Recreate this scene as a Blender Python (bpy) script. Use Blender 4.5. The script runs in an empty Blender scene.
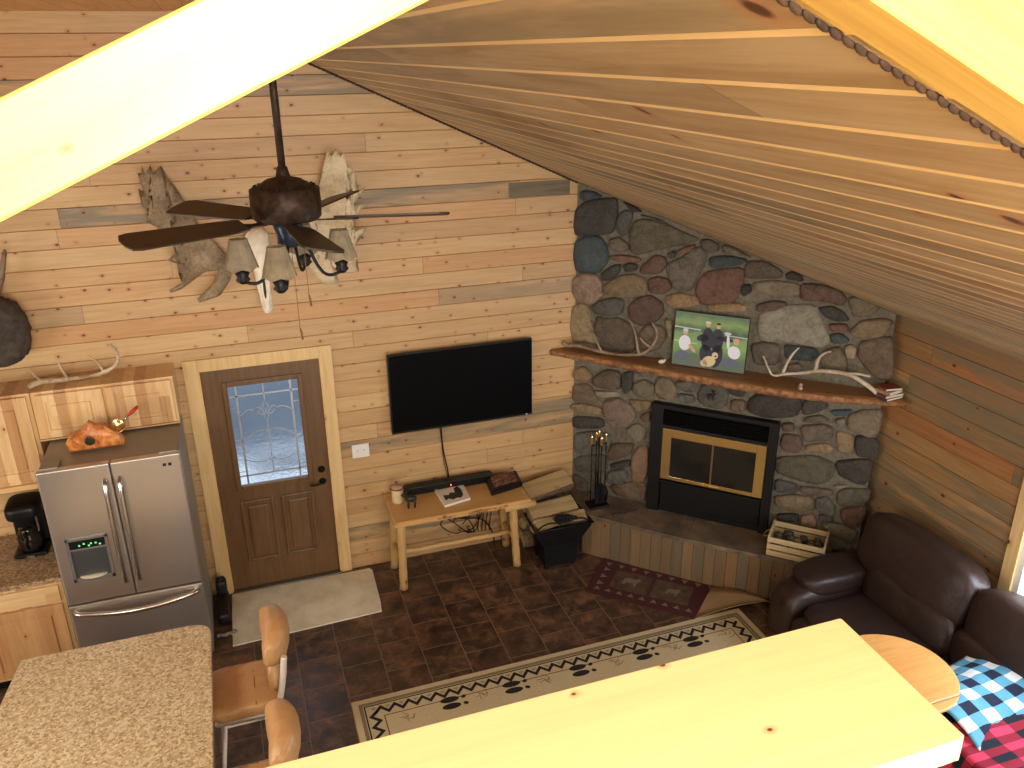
import bpy, bmesh, math, random
from mathutils import Vector, Matrix, noise
random.seed(7)
C = bpy.context.scene.collection
scene = bpy.context.scene

# ---------------------------------------------------------------- camera
cam_d = bpy.data.cameras.new('camera')
cam = bpy.data.objects.new('camera', cam_d); C.objects.link(cam)
R0 = Vector((0.9450172, -0.32685479, -0.01041356))
R1 = Vector((-0.13066557, -0.34821172, -0.92826457))
R2 = Vector((0.2997816, 0.87858667, -0.37177474))
cam.matrix_world = Matrix(((R0.x, -R1.x, -R2.x, 0.33925), (R0.y, -R1.y, -R2.y, -6.53948),
                           (R0.z, -R1.z, -R2.z, 4.35192), (0, 0, 0, 1)))
cam_d.sensor_width = 36; cam_d.lens = 835.56*36/1024; cam_d.clip_start = 0.02
scene.camera = cam

# ---------------------------------------------------------------- light
w = bpy.data.worlds.new('sky'); scene.world = w; w.use_nodes = True
w.node_tree.nodes['Background'].inputs[0].default_value = (0.72, 0.84, 1.0, 1)
w.node_tree.nodes['Background'].inputs[1].default_value = 1.6
def area(name, loc, target, sx, sy, power, col):
    l = bpy.data.lights.new(name, 'AREA'); l.shape = 'RECTANGLE'; l.size = sx; l.size_y = sy
    l.energy = power; l.color = col
    o = bpy.data.objects.new(name, l); C.objects.link(o); o.location = loc
    o.rotation_euler = (Vector(target)-Vector(loc)).to_track_quat('-Z', 'Y').to_euler()
    return o
area('daylight_loft_window', (0.9, -9.35, 4.0), (0.9, 0, 2.2), 2.6, 1.3, 265, (1.0, 0.94, 0.86))
area('added_loft_fill', (0.5, -7.35, 4.50), (0.7, -5.6, 3.2), 0.6, 0.6, 50, (1.0, 0.97, 0.88))  # unseen fill light, added to brighten the rail and rafters
area('added_kitchen_fill', (-1.3, -3.5, 2.6), (-.8, -2.2, 0.9), 0.5, 0.5, 26, (1.0, 0.95, 0.84))  # added out of view to lift the island top
area('daylight_kitchen_window', (-4.4, -3.2, 1.55), (0, -2.2, 1.9), 2.6, 1.3, 112, (1.0, 0.93, 0.86))
area('daylight_side_window', (4.99, -4.05, 1.42), (3.4, -3.8, 0.5), 1.5, 1.1, 75, (0.80, 0.88, 1.0))
area('added_front_fill', (1.5, -9.35, 1.5), (1.5, 0, 1.6), 3.0, 1.4, 150, (1.0, 0.95, 0.88))  # invented light source, brightens the refrigerator front and the area under the loft
scene.view_settings.view_transform = 'Standard'; scene.view_settings.look = 'None'
scene.view_settings.exposure = -0.08; scene.view_settings.gamma = 1.0
scene.view_settings.use_curve_mapping = False

# ---------------------------------------------------------------- helpers
def L(r, g, b):
    f = lambda c: (c/255/12.92) if c/255 <= 0.04045 else ((c/255+0.055)/1.055)**2.4
    return (f(r), f(g), f(b), 1)

class NT:
    def __init__(s, name):
        s.m = bpy.data.materials.new(name); s.m.use_nodes = True
        s.t = s.m.node_tree; s.b = s.t.nodes['Principled BSDF']; s.out = s.t.nodes['Material Output']
    def n(s, typ, **kw):
        x = s.t.nodes.new(typ)
        for k, v in kw.items(): setattr(x, k, v)
        return x
    def put(s, sock, v):
        if isinstance(v, bpy.types.NodeSocket): s.t.links.new(v, sock)
        elif v is not None: sock.default_value = v
    def m1(s, op, a, b=None, c=None, clamp=False):
        x = s.n('ShaderNodeMath', operation=op); x.use_clamp = clamp
        s.put(x.inputs[0], a)
        if b is not None: s.put(x.inputs[1], b)
        if c is not None: s.put(x.inputs[2], c)
        return x.outputs[0]
    def comb(s, x, y, z):
        c = s.n('ShaderNodeCombineXYZ'); s.put(c.inputs[0], x); s.put(c.inputs[1], y); s.put(c.inputs[2], z); return c.outputs[0]
    def pos(s, kind='Object'):
        tc = s.n('ShaderNodeTexCoord'); sp = s.n('ShaderNodeSeparateXYZ'); s.t.links.new(tc.outputs[kind], sp.inputs[0])
        return tc.outputs[kind], sp.outputs
    def noise(s, vec, scale, detail=3, rough=.55, dist=0):
        x = s.n('ShaderNodeTexNoise'); s.put(x.inputs['Vector'], vec); x.inputs['Scale'].default_value = scale
        x.inputs['Detail'].default_value = detail; x.inputs['Roughness'].default_value = rough; x.inputs['Distortion'].default_value = dist
        return x.outputs['Fac']
    def ramp(s, fac, stops, interp='LINEAR'):
        x = s.n('ShaderNodeValToRGB'); s.put(x.inputs[0], fac); e = x.color_ramp; e.interpolation = interp
        while len(e.elements) < len(stops): e.elements.new(0.5)
        for el, (p, c) in zip(e.elements, stops): el.position = p; el.color = c
        return x.outputs[0]
    def rng(s, v, a, b, c=0., d=1.):
        x = s.n('ShaderNodeMapRange'); s.put(x.inputs[0], v)
        for i, q in enumerate((a, b, c, d)): x.inputs[i+1].default_value = q
        return x.outputs[0]
    def mix(s, f, a, b, blend='MIX'):
        x = s.n('ShaderNodeMix', data_type='RGBA', blend_type=blend)
        s.put(x.inputs[0], f); s.put(x.inputs[6], a); s.put(x.inputs[7], b); return x.outputs[2]
    def bump(s, h, strength=.3, dist=.01):
        x = s.n('ShaderNodeBump'); x.inputs['Strength'].default_value = strength; x.inputs['Distance'].default_value = dist
        s.put(x.inputs['Height'], h); s.t.links.new(x.outputs[0], s.b.inputs['Normal'])
    def fin(s, col=None, rough=None, metal=None, spec=None):
        if col is not None: s.put(s.b.inputs['Base Color'], col)
        if rough is not None: s.put(s.b.inputs['Roughness'], rough)
        if metal is not None: s.b.inputs['Metallic'].default_value = metal
        if spec is not None: s.b.inputs['Specular IOR Level'].default_value = spec
        return s.m

def soft(c, k=.22):
    return (c[0], c[1]+(c[0]-c[1])*k, c[2]+(c[0]-c[2])*k*.42, 1)
def wood(name, palette, along, across, pitch=None, off=0., blen=2.2, stain=.25, knots=.6, rough=.45, third=None, gcol=.35, seed=0., ends=True, kscale=1.):
    """boards: grain runs on axis `along`; boards are counted on axis `across` by `pitch` (None = one board)"""
    palette = [(q, soft(c)) for q, c in palette]
    s = NT(name); _, p = s.pos()
    a, b = p[along], p[across]; t = p[3-along-across]
    if pitch:
        v = s.m1('ADD', s.m1('DIVIDE', b, pitch), off); row = s.m1('FLOOR', v)
    else: row = s.m1('MULTIPLY', 0.0, b)
    wn = s.n('ShaderNodeTexWhiteNoise', noise_dimensions='1D'); s.put(wn.inputs['W'], s.m1('ADD', row, seed))
    if pitch:
        u = s.m1('ADD', s.m1('DIVIDE', a, blen), s.m1('MULTIPLY', wn.outputs[0], 9.)); seg = s.m1('FLOOR', u)
        fu = s.m1('FRACT', u)
    else: seg = s.m1('MULTIPLY', 0.0, a)
    w2 = s.n('ShaderNodeTexWhiteNoise', noise_dimensions='2D'); s.put(w2.inputs['Vector'], s.comb(row, s.m1('ADD', seg, seed), 0.))
    rv = w2.outputs[0]
    sp = s.n('ShaderNodeSeparateColor'); s.t.links.new(w2.outputs['Color'], sp.inputs[0])
    col = s.ramp(rv, palette)
    shift = s.m1('MULTIPLY', rv, 37.)
    bt = s.m1('ADD', b, s.m1('MULTIPLY', t, 0.9))
    gv = s.comb(s.m1('MULTIPLY', a, 1.6), s.m1('MULTIPLY', bt, 26.), shift)
    g1 = s.noise(gv, 1.0, 4, .6, .6)
    gv2 = s.comb(s.m1('MULTIPLY', a, 5.), s.m1('MULTIPLY', bt, 120.), shift)
    g2 = s.noise(gv2, 1.0, 2, .5)
    gr = s.m1('ADD', s.m1('MULTIPLY', g1, .75), s.m1('MULTIPLY', g2, .25))
    dark = s.mix(1.0, col, (0.70, 0.58, 0.44, 1), 'MULTIPLY')
    col = s.mix(s.m1('MULTIPLY', s.rng(gr, .42, .68), gcol*1.6), col, dark)
    if stain > 0:
        sv = s.comb(s.m1('MULTIPLY', a, 1.1), s.m1('MULTIPLY', bt, 11.), s.m1('ADD', shift, 5.))
        sn = s.noise(sv, 1.0, 3, .65, .8)
        amt = s.rng(sp.outputs[1], 1-stain, 1-stain+.12)
        f = s.m1('MULTIPLY', amt, s.rng(sn, .36, .58))
        col = s.mix(s.m1('MULTIPLY', f, .85), col, s.mix(g1, L(84, 80, 66), L(140, 130, 104)))
    if knots > 0:
        vo = s.n('ShaderNodeTexVoronoi', voronoi_dimensions='2D'); vo.inputs['Scale'].default_value = 1.0
        s.put(vo.inputs['Vector'], s.comb(s.m1('ADD', s.m1('MULTIPLY', a, 4.2*kscale), shift), s.m1('MULTIPLY', bt, 6.0*kscale), 0.))
        sc = s.n('ShaderNodeSeparateColor'); s.t.links.new(vo.outputs['Color'], sc.inputs[0])
        on = s.m1('LESS_THAN', sc.outputs[0], knots*.6)
        dd = s.m1('ADD', s.m1('SUBTRACT', vo.outputs['Distance'], s.m1('MULTIPLY', sc.outputs[1], .06)), .028)
        halo = s.m1('MULTIPLY', s.rng(dd, .20, .04), on)
        core = s.m1('MULTIPLY', s.rng(dd, .062, .030), on)
        col = s.mix(s.m1('MULTIPLY', halo, .45), col, L(170, 98, 46))
        col = s.mix(s.m1('MULTIPLY', core, .9), col, L(66, 32, 18))
    if pitch and ends:
        e = s.m1('LESS_THAN', fu, .0016/blen*2)
        col = s.mix(s.m1('MULTIPLY', e, .7), col, L(60, 36, 20))
    s.bump(gr, .12, .004)
    return s.fin(col, rough)

def plain(name, rgb, rough=.5, metal=0., nz=0., nscale=20., bump=0., spec=None):
    s = NT(name); c = L(*rgb) if not isinstance(rgb, tuple) or len(rgb) == 3 else rgb
    if nz:
        v, _ = s.pos(); f = s.noise(v, nscale, 3)
        c = s.mix(s.rng(f, .35, .65), tuple(x*(1-nz) for x in c[:3])+(1,), tuple(min(1, x*(1+nz)) for x in c[:3])+(1,))
        if bump: s.bump(f, bump, .01)
    elif bump:
        v, _ = s.pos(); s.bump(s.noise(v, nscale, 4), bump, .01)
    return s.fin(c, rough, metal, spec)

# mesh builders ---------------------------------------------------
def BM(): return bmesh.new()
def xf(vs, M):
    for v in vs: v.co = M @ v.co
def box(bm, x0, x1, y0, y1, z0, z1, bev=0., mi=0, M=None, seg=2):
    b = bmesh.new(); bmesh.ops.create_cube(b, size=1)
    for v in b.verts: v.co = Vector(((x0+x1)/2+v.co.x*(x1-x0), (y0+y1)/2+v.co.y*(y1-y0), (z0+z1)/2+v.co.z*(z1-z0)))
    if bev: bmesh.ops.bevel(b, geom=list(b.edges), offset=bev, segments=seg, affect='EDGES', profile=.5)
    return merge(bm, b, M, mi)
def merge(bm, b, M=None, mi=0):
    if M is not None: xf(b.verts, M)
    for f in b.faces:
        if mi: f.material_index = mi
    me = bpy.data.meshes.new('t'); b.to_mesh(me); b.free(); bm.from_mesh(me); bpy.data.meshes.remove(me)
    return bm
def tube(bm, pts, rad, seg=10, mi=0, cap=True, rough=0.):
    pts = [Vector(p) for p in pts]; n = len(pts)
    rs = list(rad) if isinstance(rad, (list, tuple)) else [rad]*n
    if len(rs) != n:
        rs = [rs[min(len(rs)-1, int(i*(len(rs)-1)/(n-1)+.5))] for i in range(n)]
    rings = []; up = None
    for i, p in enumerate(pts):
        d = (pts[min(i+1, n-1)]-pts[max(i-1, 0)])
        if d.length < 1e-9: d = Vector((0, 0, 1))
        d.normalize()
        if up is None: up = d.orthogonal().normalized()
        up = (up-d*up.dot(d))
        if up.length < 1e-6: up = d.orthogonal()
        up.normalize(); s = d.cross(up)
        ring = []
        for k in range(seg):
            a = 2*math.pi*k/seg; r = rs[i]
            if rough: r *= 1+rough*noise.noise(Vector((p.x*9+math.cos(a), p.y*9+math.sin(a), p.z*9+i*.4)))
            ring.append(bm.verts.new(p+up*math.cos(a)*r+s*math.sin(a)*r))
        rings.append(ring)
    for i in range(n-1):
        for k in range(seg):
            f = bm.faces.new((rings[i][k], rings[i][(k+1) % seg], rings[i+1][(k+1) % seg], rings[i+1][k])); f.material_index = mi; f.smooth = True
    if cap:
        f = bm.faces.new(list(reversed(rings[0]))); f.material_index = mi
        f = bm.faces.new(rings[-1]); f.material_index = mi
    return bm
def smoothpath(pts, it=2):
    pts = [Vector(p) for p in pts]
    for _ in range(it):
        q = [pts[0]]
        for a, b in zip(pts, pts[1:]): q += [a*.75+b*.25, a*.25+b*.75]
        q.append(pts[-1]); pts = q
    return pts
def taper(n, a, b, p=1.): return [a+(b-a)*(i/(n-1))**p for i in range(n)]
def lathe(bm, prof, seg=28, cx=0, cy=0, mi=0, M=None):
    b = bmesh.new(); rings = []
    for r, z in prof:
        rings.append([b.verts.new((cx+r*math.cos(2*math.pi*k/seg), cy+r*math.sin(2*math.pi*k/seg), z)) for k in range(seg)] if r > 1e-6 else [b.verts.new((cx, cy, z))])
    for A, B in zip(rings, rings[1:]):
        for k in range(seg):
            k2 = (k+1) % seg
            if len(A) == 1 and len(B) == 1: continue
            if len(A) == 1: f = b.faces.new((A[0], B[k2], B[k]))
            elif len(B) == 1: f = b.faces.new((A[k], A[k2], B[0]))
            else: f = b.faces.new((A[k], A[k2], B[k2], B[k]))
            f.smooth = True
    if len(rings[0]) > 1: b.faces.new(list(reversed(rings[0])))
    if len(rings[-1]) > 1: b.faces.new(rings[-1])
    bmesh.ops.recalc_face_normals(b, faces=b.faces)
    return merge(bm, b, M, mi)
def blob(bm, c, r, p=2.5, M=None, mi=0, nz=0., nf=4., sub=4, seed=0.):
    """rounded pad: superellipsoid of half sizes r"""
    b = bmesh.new(); bmesh.ops.create_cube(b, size=2)
    bmesh.ops.subdivide_edges(b, edges=list(b.edges), cuts=2**sub-1 if sub < 4 else 11, use_grid_fill=True)
    for v in b.verts:
        q = v.co; k = (abs(q.x)**p+abs(q.y)**p+abs(q.z)**p)**(1/p); q = q/k
        if nz: q = q*(1+nz*noise.noise(Vector((q.x*nf*r[0]/max(r)+seed, q.y*nf*r[1]/max(r), q.z*nf*r[2]/max(r)))))
        v.co = Vector((q.x*r[0], q.y*r[1], q.z*r[2]))
    for f in b.faces: f.smooth = True
    T = Matrix.Translation(c)
    return merge(bm, b, T @ M if M is not None else T, mi)
def poly(bm, pts, h0, h1, M=None, mi=0, bev=0.):
    """closed outline (x,y) extruded h0..h1 on z"""
    b = bmesh.new(); A = [b.verts.new((x, y, h0)) for x, y in pts]; B = [b.verts.new((x, y, h1)) for x, y in pts]
    b.faces.new(A); b.faces.new(B)
    n = len(pts)
    for i in range(n): b.faces.new((A[i], A[(i+1) % n], B[(i+1) % n], B[i]))
    bmesh.ops.recalc_face_normals(b, faces=b.faces)
    if bev: bmesh.ops.bevel(b, geom=[e for e in b.edges if abs((e.verts[0].co-e.verts[1].co).z) < 1e-6], offset=bev, segments=1, affect='EDGES')
    bmesh.ops.triangulate(b, faces=[f for f in b.faces if len(f.verts) > 4])
    return merge(bm, b, M, mi)
def ribbon(bm, pts, w, z, closed=False, mi=0):
    """flat strip following 2-D points, mitred"""
    P = [Vector(p) for p in pts]; n = len(P); Ls, Rs = [], []
    for i in range(n):
        a = P[i-1] if (i > 0 or closed) else None; c = P[(i+1) % n] if (i < n-1 or closed) else None
        d1 = (P[i]-a).normalized() if a is not None else None; d2 = (c-P[i]).normalized() if c is not None else None
        if d1 is None: d1 = d2
        if d2 is None: d2 = d1
        nn = Vector((-d1.y-d2.y, d1.x+d2.x)); nn.normalize(); k = w/2/max(.35, nn.dot(Vector((-d1.y, d1.x))))
        Ls.append(bm.verts.new((P[i].x+nn.x*k, P[i].y+nn.y*k, z))); Rs.append(bm.verts.new((P[i].x-nn.x*k, P[i].y-nn.y*k, z)))
    for i in range(n if closed else n-1):
        j = (i+1) % n; f = bm.faces.new((Rs[i], Rs[j], Ls[j], Ls[i])); f.material_index = mi

def link(name, bm, mats, parent=None, space='local', smooth=False):
    if parent is not None and space == 'world':
        xf(bm.verts, parent.matrix_basis.inverted())
    me = bpy.data.meshes.new(name); bm.to_mesh(me); bm.free()
    for m in (mats if isinstance(mats, (list, tuple)) else [mats]): me.materials.append(m)
    if smooth:
        for p in me.polygons: p.use_smooth = True
    o = bpy.data.objects.new(name, me); C.objects.link(o)
    if parent is not None: o.parent = parent
    return o
def part(name, bm, mats, parent, space='world', smooth=False, label=None):
    o = link(name, bm, mats, parent, space, smooth)
    if label: o['label'] = label
    return o
def thing(name, label, cat, loc=(0, 0, 0), rotz=0., group=None):
    o = bpy.data.objects.new(name, None); C.objects.link(o); o.empty_display_size = .1
    o.location = loc; o.rotation_euler = (0, 0, rotz)
    o.matrix_basis = Matrix.Translation(loc) @ Matrix.Rotation(rotz, 4, 'Z')
    o['label'] = label; o['category'] = cat
    if group: o['group'] = group
    return o
def single(name, bm, mats, label, cat, group=None, loc=(0, 0, 0), rotz=0., space='world', smooth=False):
    M = Matrix.Translation(loc) @ Matrix.Rotation(rotz, 4, 'Z')
    if space == 'world': xf(bm.verts, M.inverted())
    o = link(name, bm, mats, smooth=smooth); o.matrix_basis = M
    o['label'] = label; o['category'] = cat
    if group: o['group'] = group
    return o
def struct(name, bm, mats, smooth=False):
    o = link(name, bm, mats, smooth=smooth); o['kind'] = 'structure'; return o
def sub(name, bm, mats, parent, smooth=False):
    """sub-part; coordinates are those of the root thing"""
    return link(name, bm, mats, parent, 'local', smooth)

# ---------------------------------------------------------------- materials
PINE = [(0, L(190, 142, 92)), (.3, L(204, 156, 102)), (.55, L(192, 144, 96)), (.8, L(208, 164, 110)), (1, L(198, 136, 84))]
PINE2 = [(0, L(176, 142, 106)), (.35, L(190, 158, 120)), (.6, L(160, 134, 104)), (.85, L(194, 162, 122)), (1, L(170, 124, 90))]
M_gable = wood('pine_planks_gable', PINE, 0, 2, .14, .0, 3.4, stain=.22, knots=.8, gcol=.35, kscale=1.5)
M_ceil = wood('pine_planks_ceiling', PINE2, 1, 0, .1245, .0, 2.9, stain=.34, knots=.32, gcol=.6, rough=.5)
M_ceil2 = wood('pine_planks_flat_ceiling', [(0, L(214, 140, 76)), (1, L(222, 152, 86))], 1, 0, .137, .0, 2.9, stain=0, knots=.3)
M_right = wood('pine_planks_side', [(0, L(158, 106, 62)), (.4, L(178, 130, 82)), (.7, L(154, 104, 62)), (1, L(176, 96, 50))], 1, 2, .14, .35, 4.6, stain=.6, knots=.5, seed=3., gcol=.6)
M_trim = wood('pine_trim', [(0, L(222, 178, 116)), (1, L(226, 184, 122))], 2, 0, None, stain=0, knots=.35)
M_trimx = wood('pine_trim_cross', [(0, L(222, 178, 116)), (1, L(226, 184, 122))], 0, 2, None, stain=0, knots=.35)
M_board = wood('clear_pine_board', [(0, L(243, 226, 168)), (1, L(243, 226, 168))], 0, 1, None, stain=0, knots=.16, gcol=.14, rough=.4, kscale=4.2)
M_rope = plain('dark_rope_moulding', (62, 42, 28), .8, nz=.4, nscale=40, bump=.4)
M_knotty = wood('hickory', [(0, L(214, 160, 104)), (.4, L(232, 190, 136)), (.7, L(190, 128, 80)), (1, L(226, 176, 118))], 2, 0, .075, .3, 3., stain=0, knots=.22, rough=.35, ends=False)
M_knottyx = wood('hickory_cross', [(0, L(216, 164, 108)), (.5, L(232, 190, 136)), (1, L(206, 148, 94))], 0, 2, .09, .3, 3., stain=0, knots=.2, rough=.35, ends=False)
M_pinelog = wood('peeled_pine_log', [(0, L(206, 156, 92)), (1, L(206, 156, 92))], 2, 0, None, stain=0, knots=.4)
M_pinelogx = wood('peeled_pine_log_cross', [(0, L(206, 152, 88)), (1, L(206, 152, 88))], 0, 2, None, stain=0, knots=.4)
M_benchtop = wood('pine_slab', [(0, L(208, 146, 78)), (1, L(208, 146, 78))], 0, 1, None, stain=0, knots=.35, rough=.4)
M_black = plain('black_metal', (10, 10, 11), .5, .2)
M_blackp = plain('black_plastic', (9, 9, 10), .4, spec=.35)
M_screen = plain('black_glass_screen', (2, 2, 3), .5, spec=.08)
M_iron = plain('wrought_iron', (26, 24, 24), .5, .6)
M_brass = plain('polished_brass', (236, 206, 142), .25, 1., bump=.15, nscale=9)
M_white = plain('white_plastic', (232, 230, 222), .4)
M_cream = plain('cream_metal', (226, 218, 200), .4, .1)

# ---------------------------------------------------------------- the room
SL = .4556
def zc(x): return 3.318-SL*(x-3.173)          # right-hand ceiling slope
def planks(bm, F, u0, u1, v0, v1, pitch, off, gw, dep, side='v', clip=None, edge_mi=0):
    """F(u, v, depth) -> point; rows counted like the materials count them"""
    k = math.floor(v0/pitch+off)
    while (k-off)*pitch < v1-1e-6:
        a = max(v0, (k-off)*pitch); b = min(v1, (k+1-off)*pitch); k += 1
        if b-a < 1e-4: continue
        ua, ub = (u0, u1) if clip is None else clip(a, b, u0, u1)
        if ub-ua < 1e-3: continue
        prof = [(a, dep), (a+gw, 0), (b-(gw if side == 'v' else .001), 0), (b, dep)]
        A = [bm.verts.new(F(ua, v, d)) for v, d in prof]; B = [bm.verts.new(F(ub, v, d)) for v, d in prof]
        for i in range(3): bm.faces.new((A[i], A[i+1], B[i+1], B[i])).material_index = edge_mi if i == 0 else 0
# gable wall (y = 0) around the entrance door
bm = BM(); FG = lambda u, v, d: (u, d, v)
cl = lambda a, b, u0, u1: (u0, min(u1, 3.173+(3.318+.10-a)/SL))
for r in ((-4.5, -.005, 0, 4.75), (-.005, .919, 2.055, 4.75), (.919, 5.06, 0, 4.75)):
    planks(bm, FG, r[0], r[1], r[2], r[3], .14, 0, .004, .009, clip=cl)
struct('wall_back', bm, M_gable)
bm = BM(); box(bm, 2.56, 3.10, -.002, .004, 3.224, 3.345); struct('trim_grey_board', bm, wood('blue_stained_board', [(0, L(112, 98, 72)), (1, L(112, 98, 72))], 0, 2, None, stain=0, knots=.1, gcol=.9))
# side wall with window
bm = BM(); FR = lambda u, v, d: (5.06+d, u, v)
for r in ((-3.15, 0, 0, 2.49), (-4.95, -3.15, 0, .72), (-4.95, -3.15, 2.08, 2.49), (-9.4, -4.95, 0, 2.49)):
    planks(bm, FR, r[0], r[1], r[2], r[3], .14, .35, .004, .009)
struct('wall_right', bm, M_right)
bm = BM(); FL = lambda u, v, d: (-4.5-d, u, v)
for r in ((-9.4, -4.6, 0, 3.4), (-4.6, -1.8, 0, .95), (-4.6, -1.8, 2.2, 3.4), (-1.8, 0, 0, 3.4)):
    planks(bm, FL, r[0], r[1], r[2], r[3], .14, 0, .004, .009)
struct('wall_left', bm, M_gable)
bm = BM(); FN = lambda u, v, d: (u, -9.4-d, v)
for r in ((-4.5, -.5, 0, 4.75), (-.5, 2.4, 2.1, 3.3), (-.5, 2.4, 4.7, 4.75), (2.4, 3.2, 0, 4.75), (-.5, 2.4, 0, .8), (3.2, 5.06, 0, 4.75)):
    planks(bm, FN, r[0], r[1], r[2], r[3], .14, 0, .004, .009, clip=cl)
struct('wall_front', bm, M_gable)
# ceilings: sloped boards, flat centre strip, left slope, raised loft ceiling
bm = BM(); n_ = Vector((SL, 0, 1)).normalized()
FC = lambda u, v, d: Vector((v, u, zc(v)))+n_*d
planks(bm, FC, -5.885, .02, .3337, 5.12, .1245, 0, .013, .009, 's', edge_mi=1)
M_litbevel = wood('painted_light_bevel', [(0, L(236, 196, 132)), (1, L(236, 196, 132))], 1, 0, None, stain=0, knots=0, gcol=.2)  # paler colour paints in the light caught along the board bevels
struct('ceiling', bm, [M_ceil, M_litbevel])
bm = BM(); planks(bm, lambda u, v, d: (v, u, 4.612+d), -9.4, .02, -1.9, .345, .137, 0, .004, .005)
struct('ceiling_flat', bm, M_ceil2)
bm = BM(); planks(bm, lambda u, v, d: (v, u, 4.612+SL*(v+1.9)+d), -9.4, .02, -4.55, -1.9, .125, 0, .006, .006)
struct('ceiling_left', bm, M_ceil)
bm = BM(); planks(bm, lambda u, v, d: (v, u, min(4.70, zc(v)+.26)+d), -9.4, -5.95, .30, 5.12, .1245, 0, .006, .006)
struct('ceiling_loft', bm, M_ceil2)

# floor tiles
s = NT('slate_look_floor_tile'); _, p = s.pos()
cx_ = s.m1('DIVIDE', s.m1('SUBTRACT', p[0], .432), .309); kx = s.m1('FLOOR', cx_); fx = s.m1('FRACT', cx_)
par = s.m1('MODULO', s.m1('ADD', kx, 40.), 2.)
cy_ = s.m1('ADD', s.m1('DIVIDE', s.m1('ADD', p[1], 1.448), .326), s.m1('MULTIPLY', par, -.47)); ky = s.m1('FLOOR', cy_); fy = s.m1('FRACT', cy_)
w2 = s.n('ShaderNodeTexWhiteNoise', noise_dimensions='2D'); s.put(w2.inputs['Vector'], s.comb(kx, ky, 0.))
gx = s.m1('MULTIPLY', s.m1('MINIMUM', fx, s.m1('SUBTRACT', 1., fx)), .309); gy = s.m1('MULTIPLY', s.m1('MINIMUM', fy, s.m1('SUBTRACT', 1., fy)), .326)
gd = s.m1('MINIMUM', gx, gy)
mv = s.comb(p[0], p[1], s.m1('MULTIPLY', w2.outputs[0], 20.))
n1 = s.noise(mv, 7., 5, .65, .4); n2 = s.noise(mv, 2.5, 2)
col = s.ramp(s.m1('ADD', s.m1('MULTIPLY', n1, .8), s.m1('MULTIPLY', n2, .2)), [(.34, L(40, 34, 30)), (.46, L(74, 58, 48)), (.56, L(112, 82, 62)), (.68, L(150, 110, 82))])
col = s.mix(s.m1('MULTIPLY', w2.outputs[0], .35), col, L(58, 40, 36))
gm = s.rng(gd, .0022, .0034)
col = s.mix(gm, L(138, 112, 94), col)
s.bump(s.m1('ADD', s.m1('MULTIPLY', gm, .6), s.m1('MULTIPLY', n1, .25)), .35, .004)
M_tile = s.fin(col, s.rng(n1, .3, .7, .28, .42))
bm = BM(); box(bm, -4.52, 5.08, -9.42, .055, -.08, 0); struct('floor', bm, M_tile)
bm = BM(); box(bm, -4.5, 5.06, -9.4, -5.87, 2.50, 2.72); 
struct('floor_loft', bm, M_board)

# outside ground seen through the glass
s = NT('ground_outside'); v, p = s.pos(); n1 = s.noise(v, 1.3, 4)
_, p = s.pos(); band = s.m1('MULTIPLY', s.rng(p[1], 3.6, 3.2), s.rng(n1, .40, .55))
s.fin(s.mix(s.m1('MAXIMUM', band, s.rng(p[0], 4.9, 5.2)), s.mix(n1, L(74, 82, 92), L(116, 124, 132)), L(246, 248, 250)), .9)
bm = BM(); box(bm, -9, 12, .06, 14, -.35, -.25); box(bm, 5.2, 12, -12, .06, -.35, -.25); box(bm, -12, -4.65, -12, 0, -.35, -.25)
struct('ground_outside', bm, s.m)

# dark rope mouldings along the gable and along the loft beam
def rope(bm, pts, r, pitch):
    a, b = Vector(pts[0]), Vector(pts[1]); d = b-a; Ln = d.length; q = d.to_track_quat('X', 'Z').to_matrix().to_4x4()
    n = int(Ln/pitch)
    for i in range(n):
        c = a+d*((i+.5)/n)
        t = bmesh.new(); bmesh.ops.create_icosphere(t, subdivisions=2, radius=1)
        for vv in t.verts: vv.co = Vector((vv.co.x*pitch*.78, vv.co.y*r, vv.co.z*r))
        for f in t.faces: f.smooth = True
        merge(bm, t, Matrix.Translation(c) @ q @ Matrix.Rotation(.35, 4, 'Z'))
bm = BM(); rope(bm, ((.35, -.007, zc(.35)-.006), (3.17, -.007, zc(3.17)-.006)), .011, .032); struct('trim_gable_rope', bm, M_rope)
bm = BM(); rope(bm, ((.66, -5.868, zc(.66)-.001), (1.7, -5.868, zc(1.7)-.001)), .0048, .0165); struct('trim_loft_rope', bm, M_rope)
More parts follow.
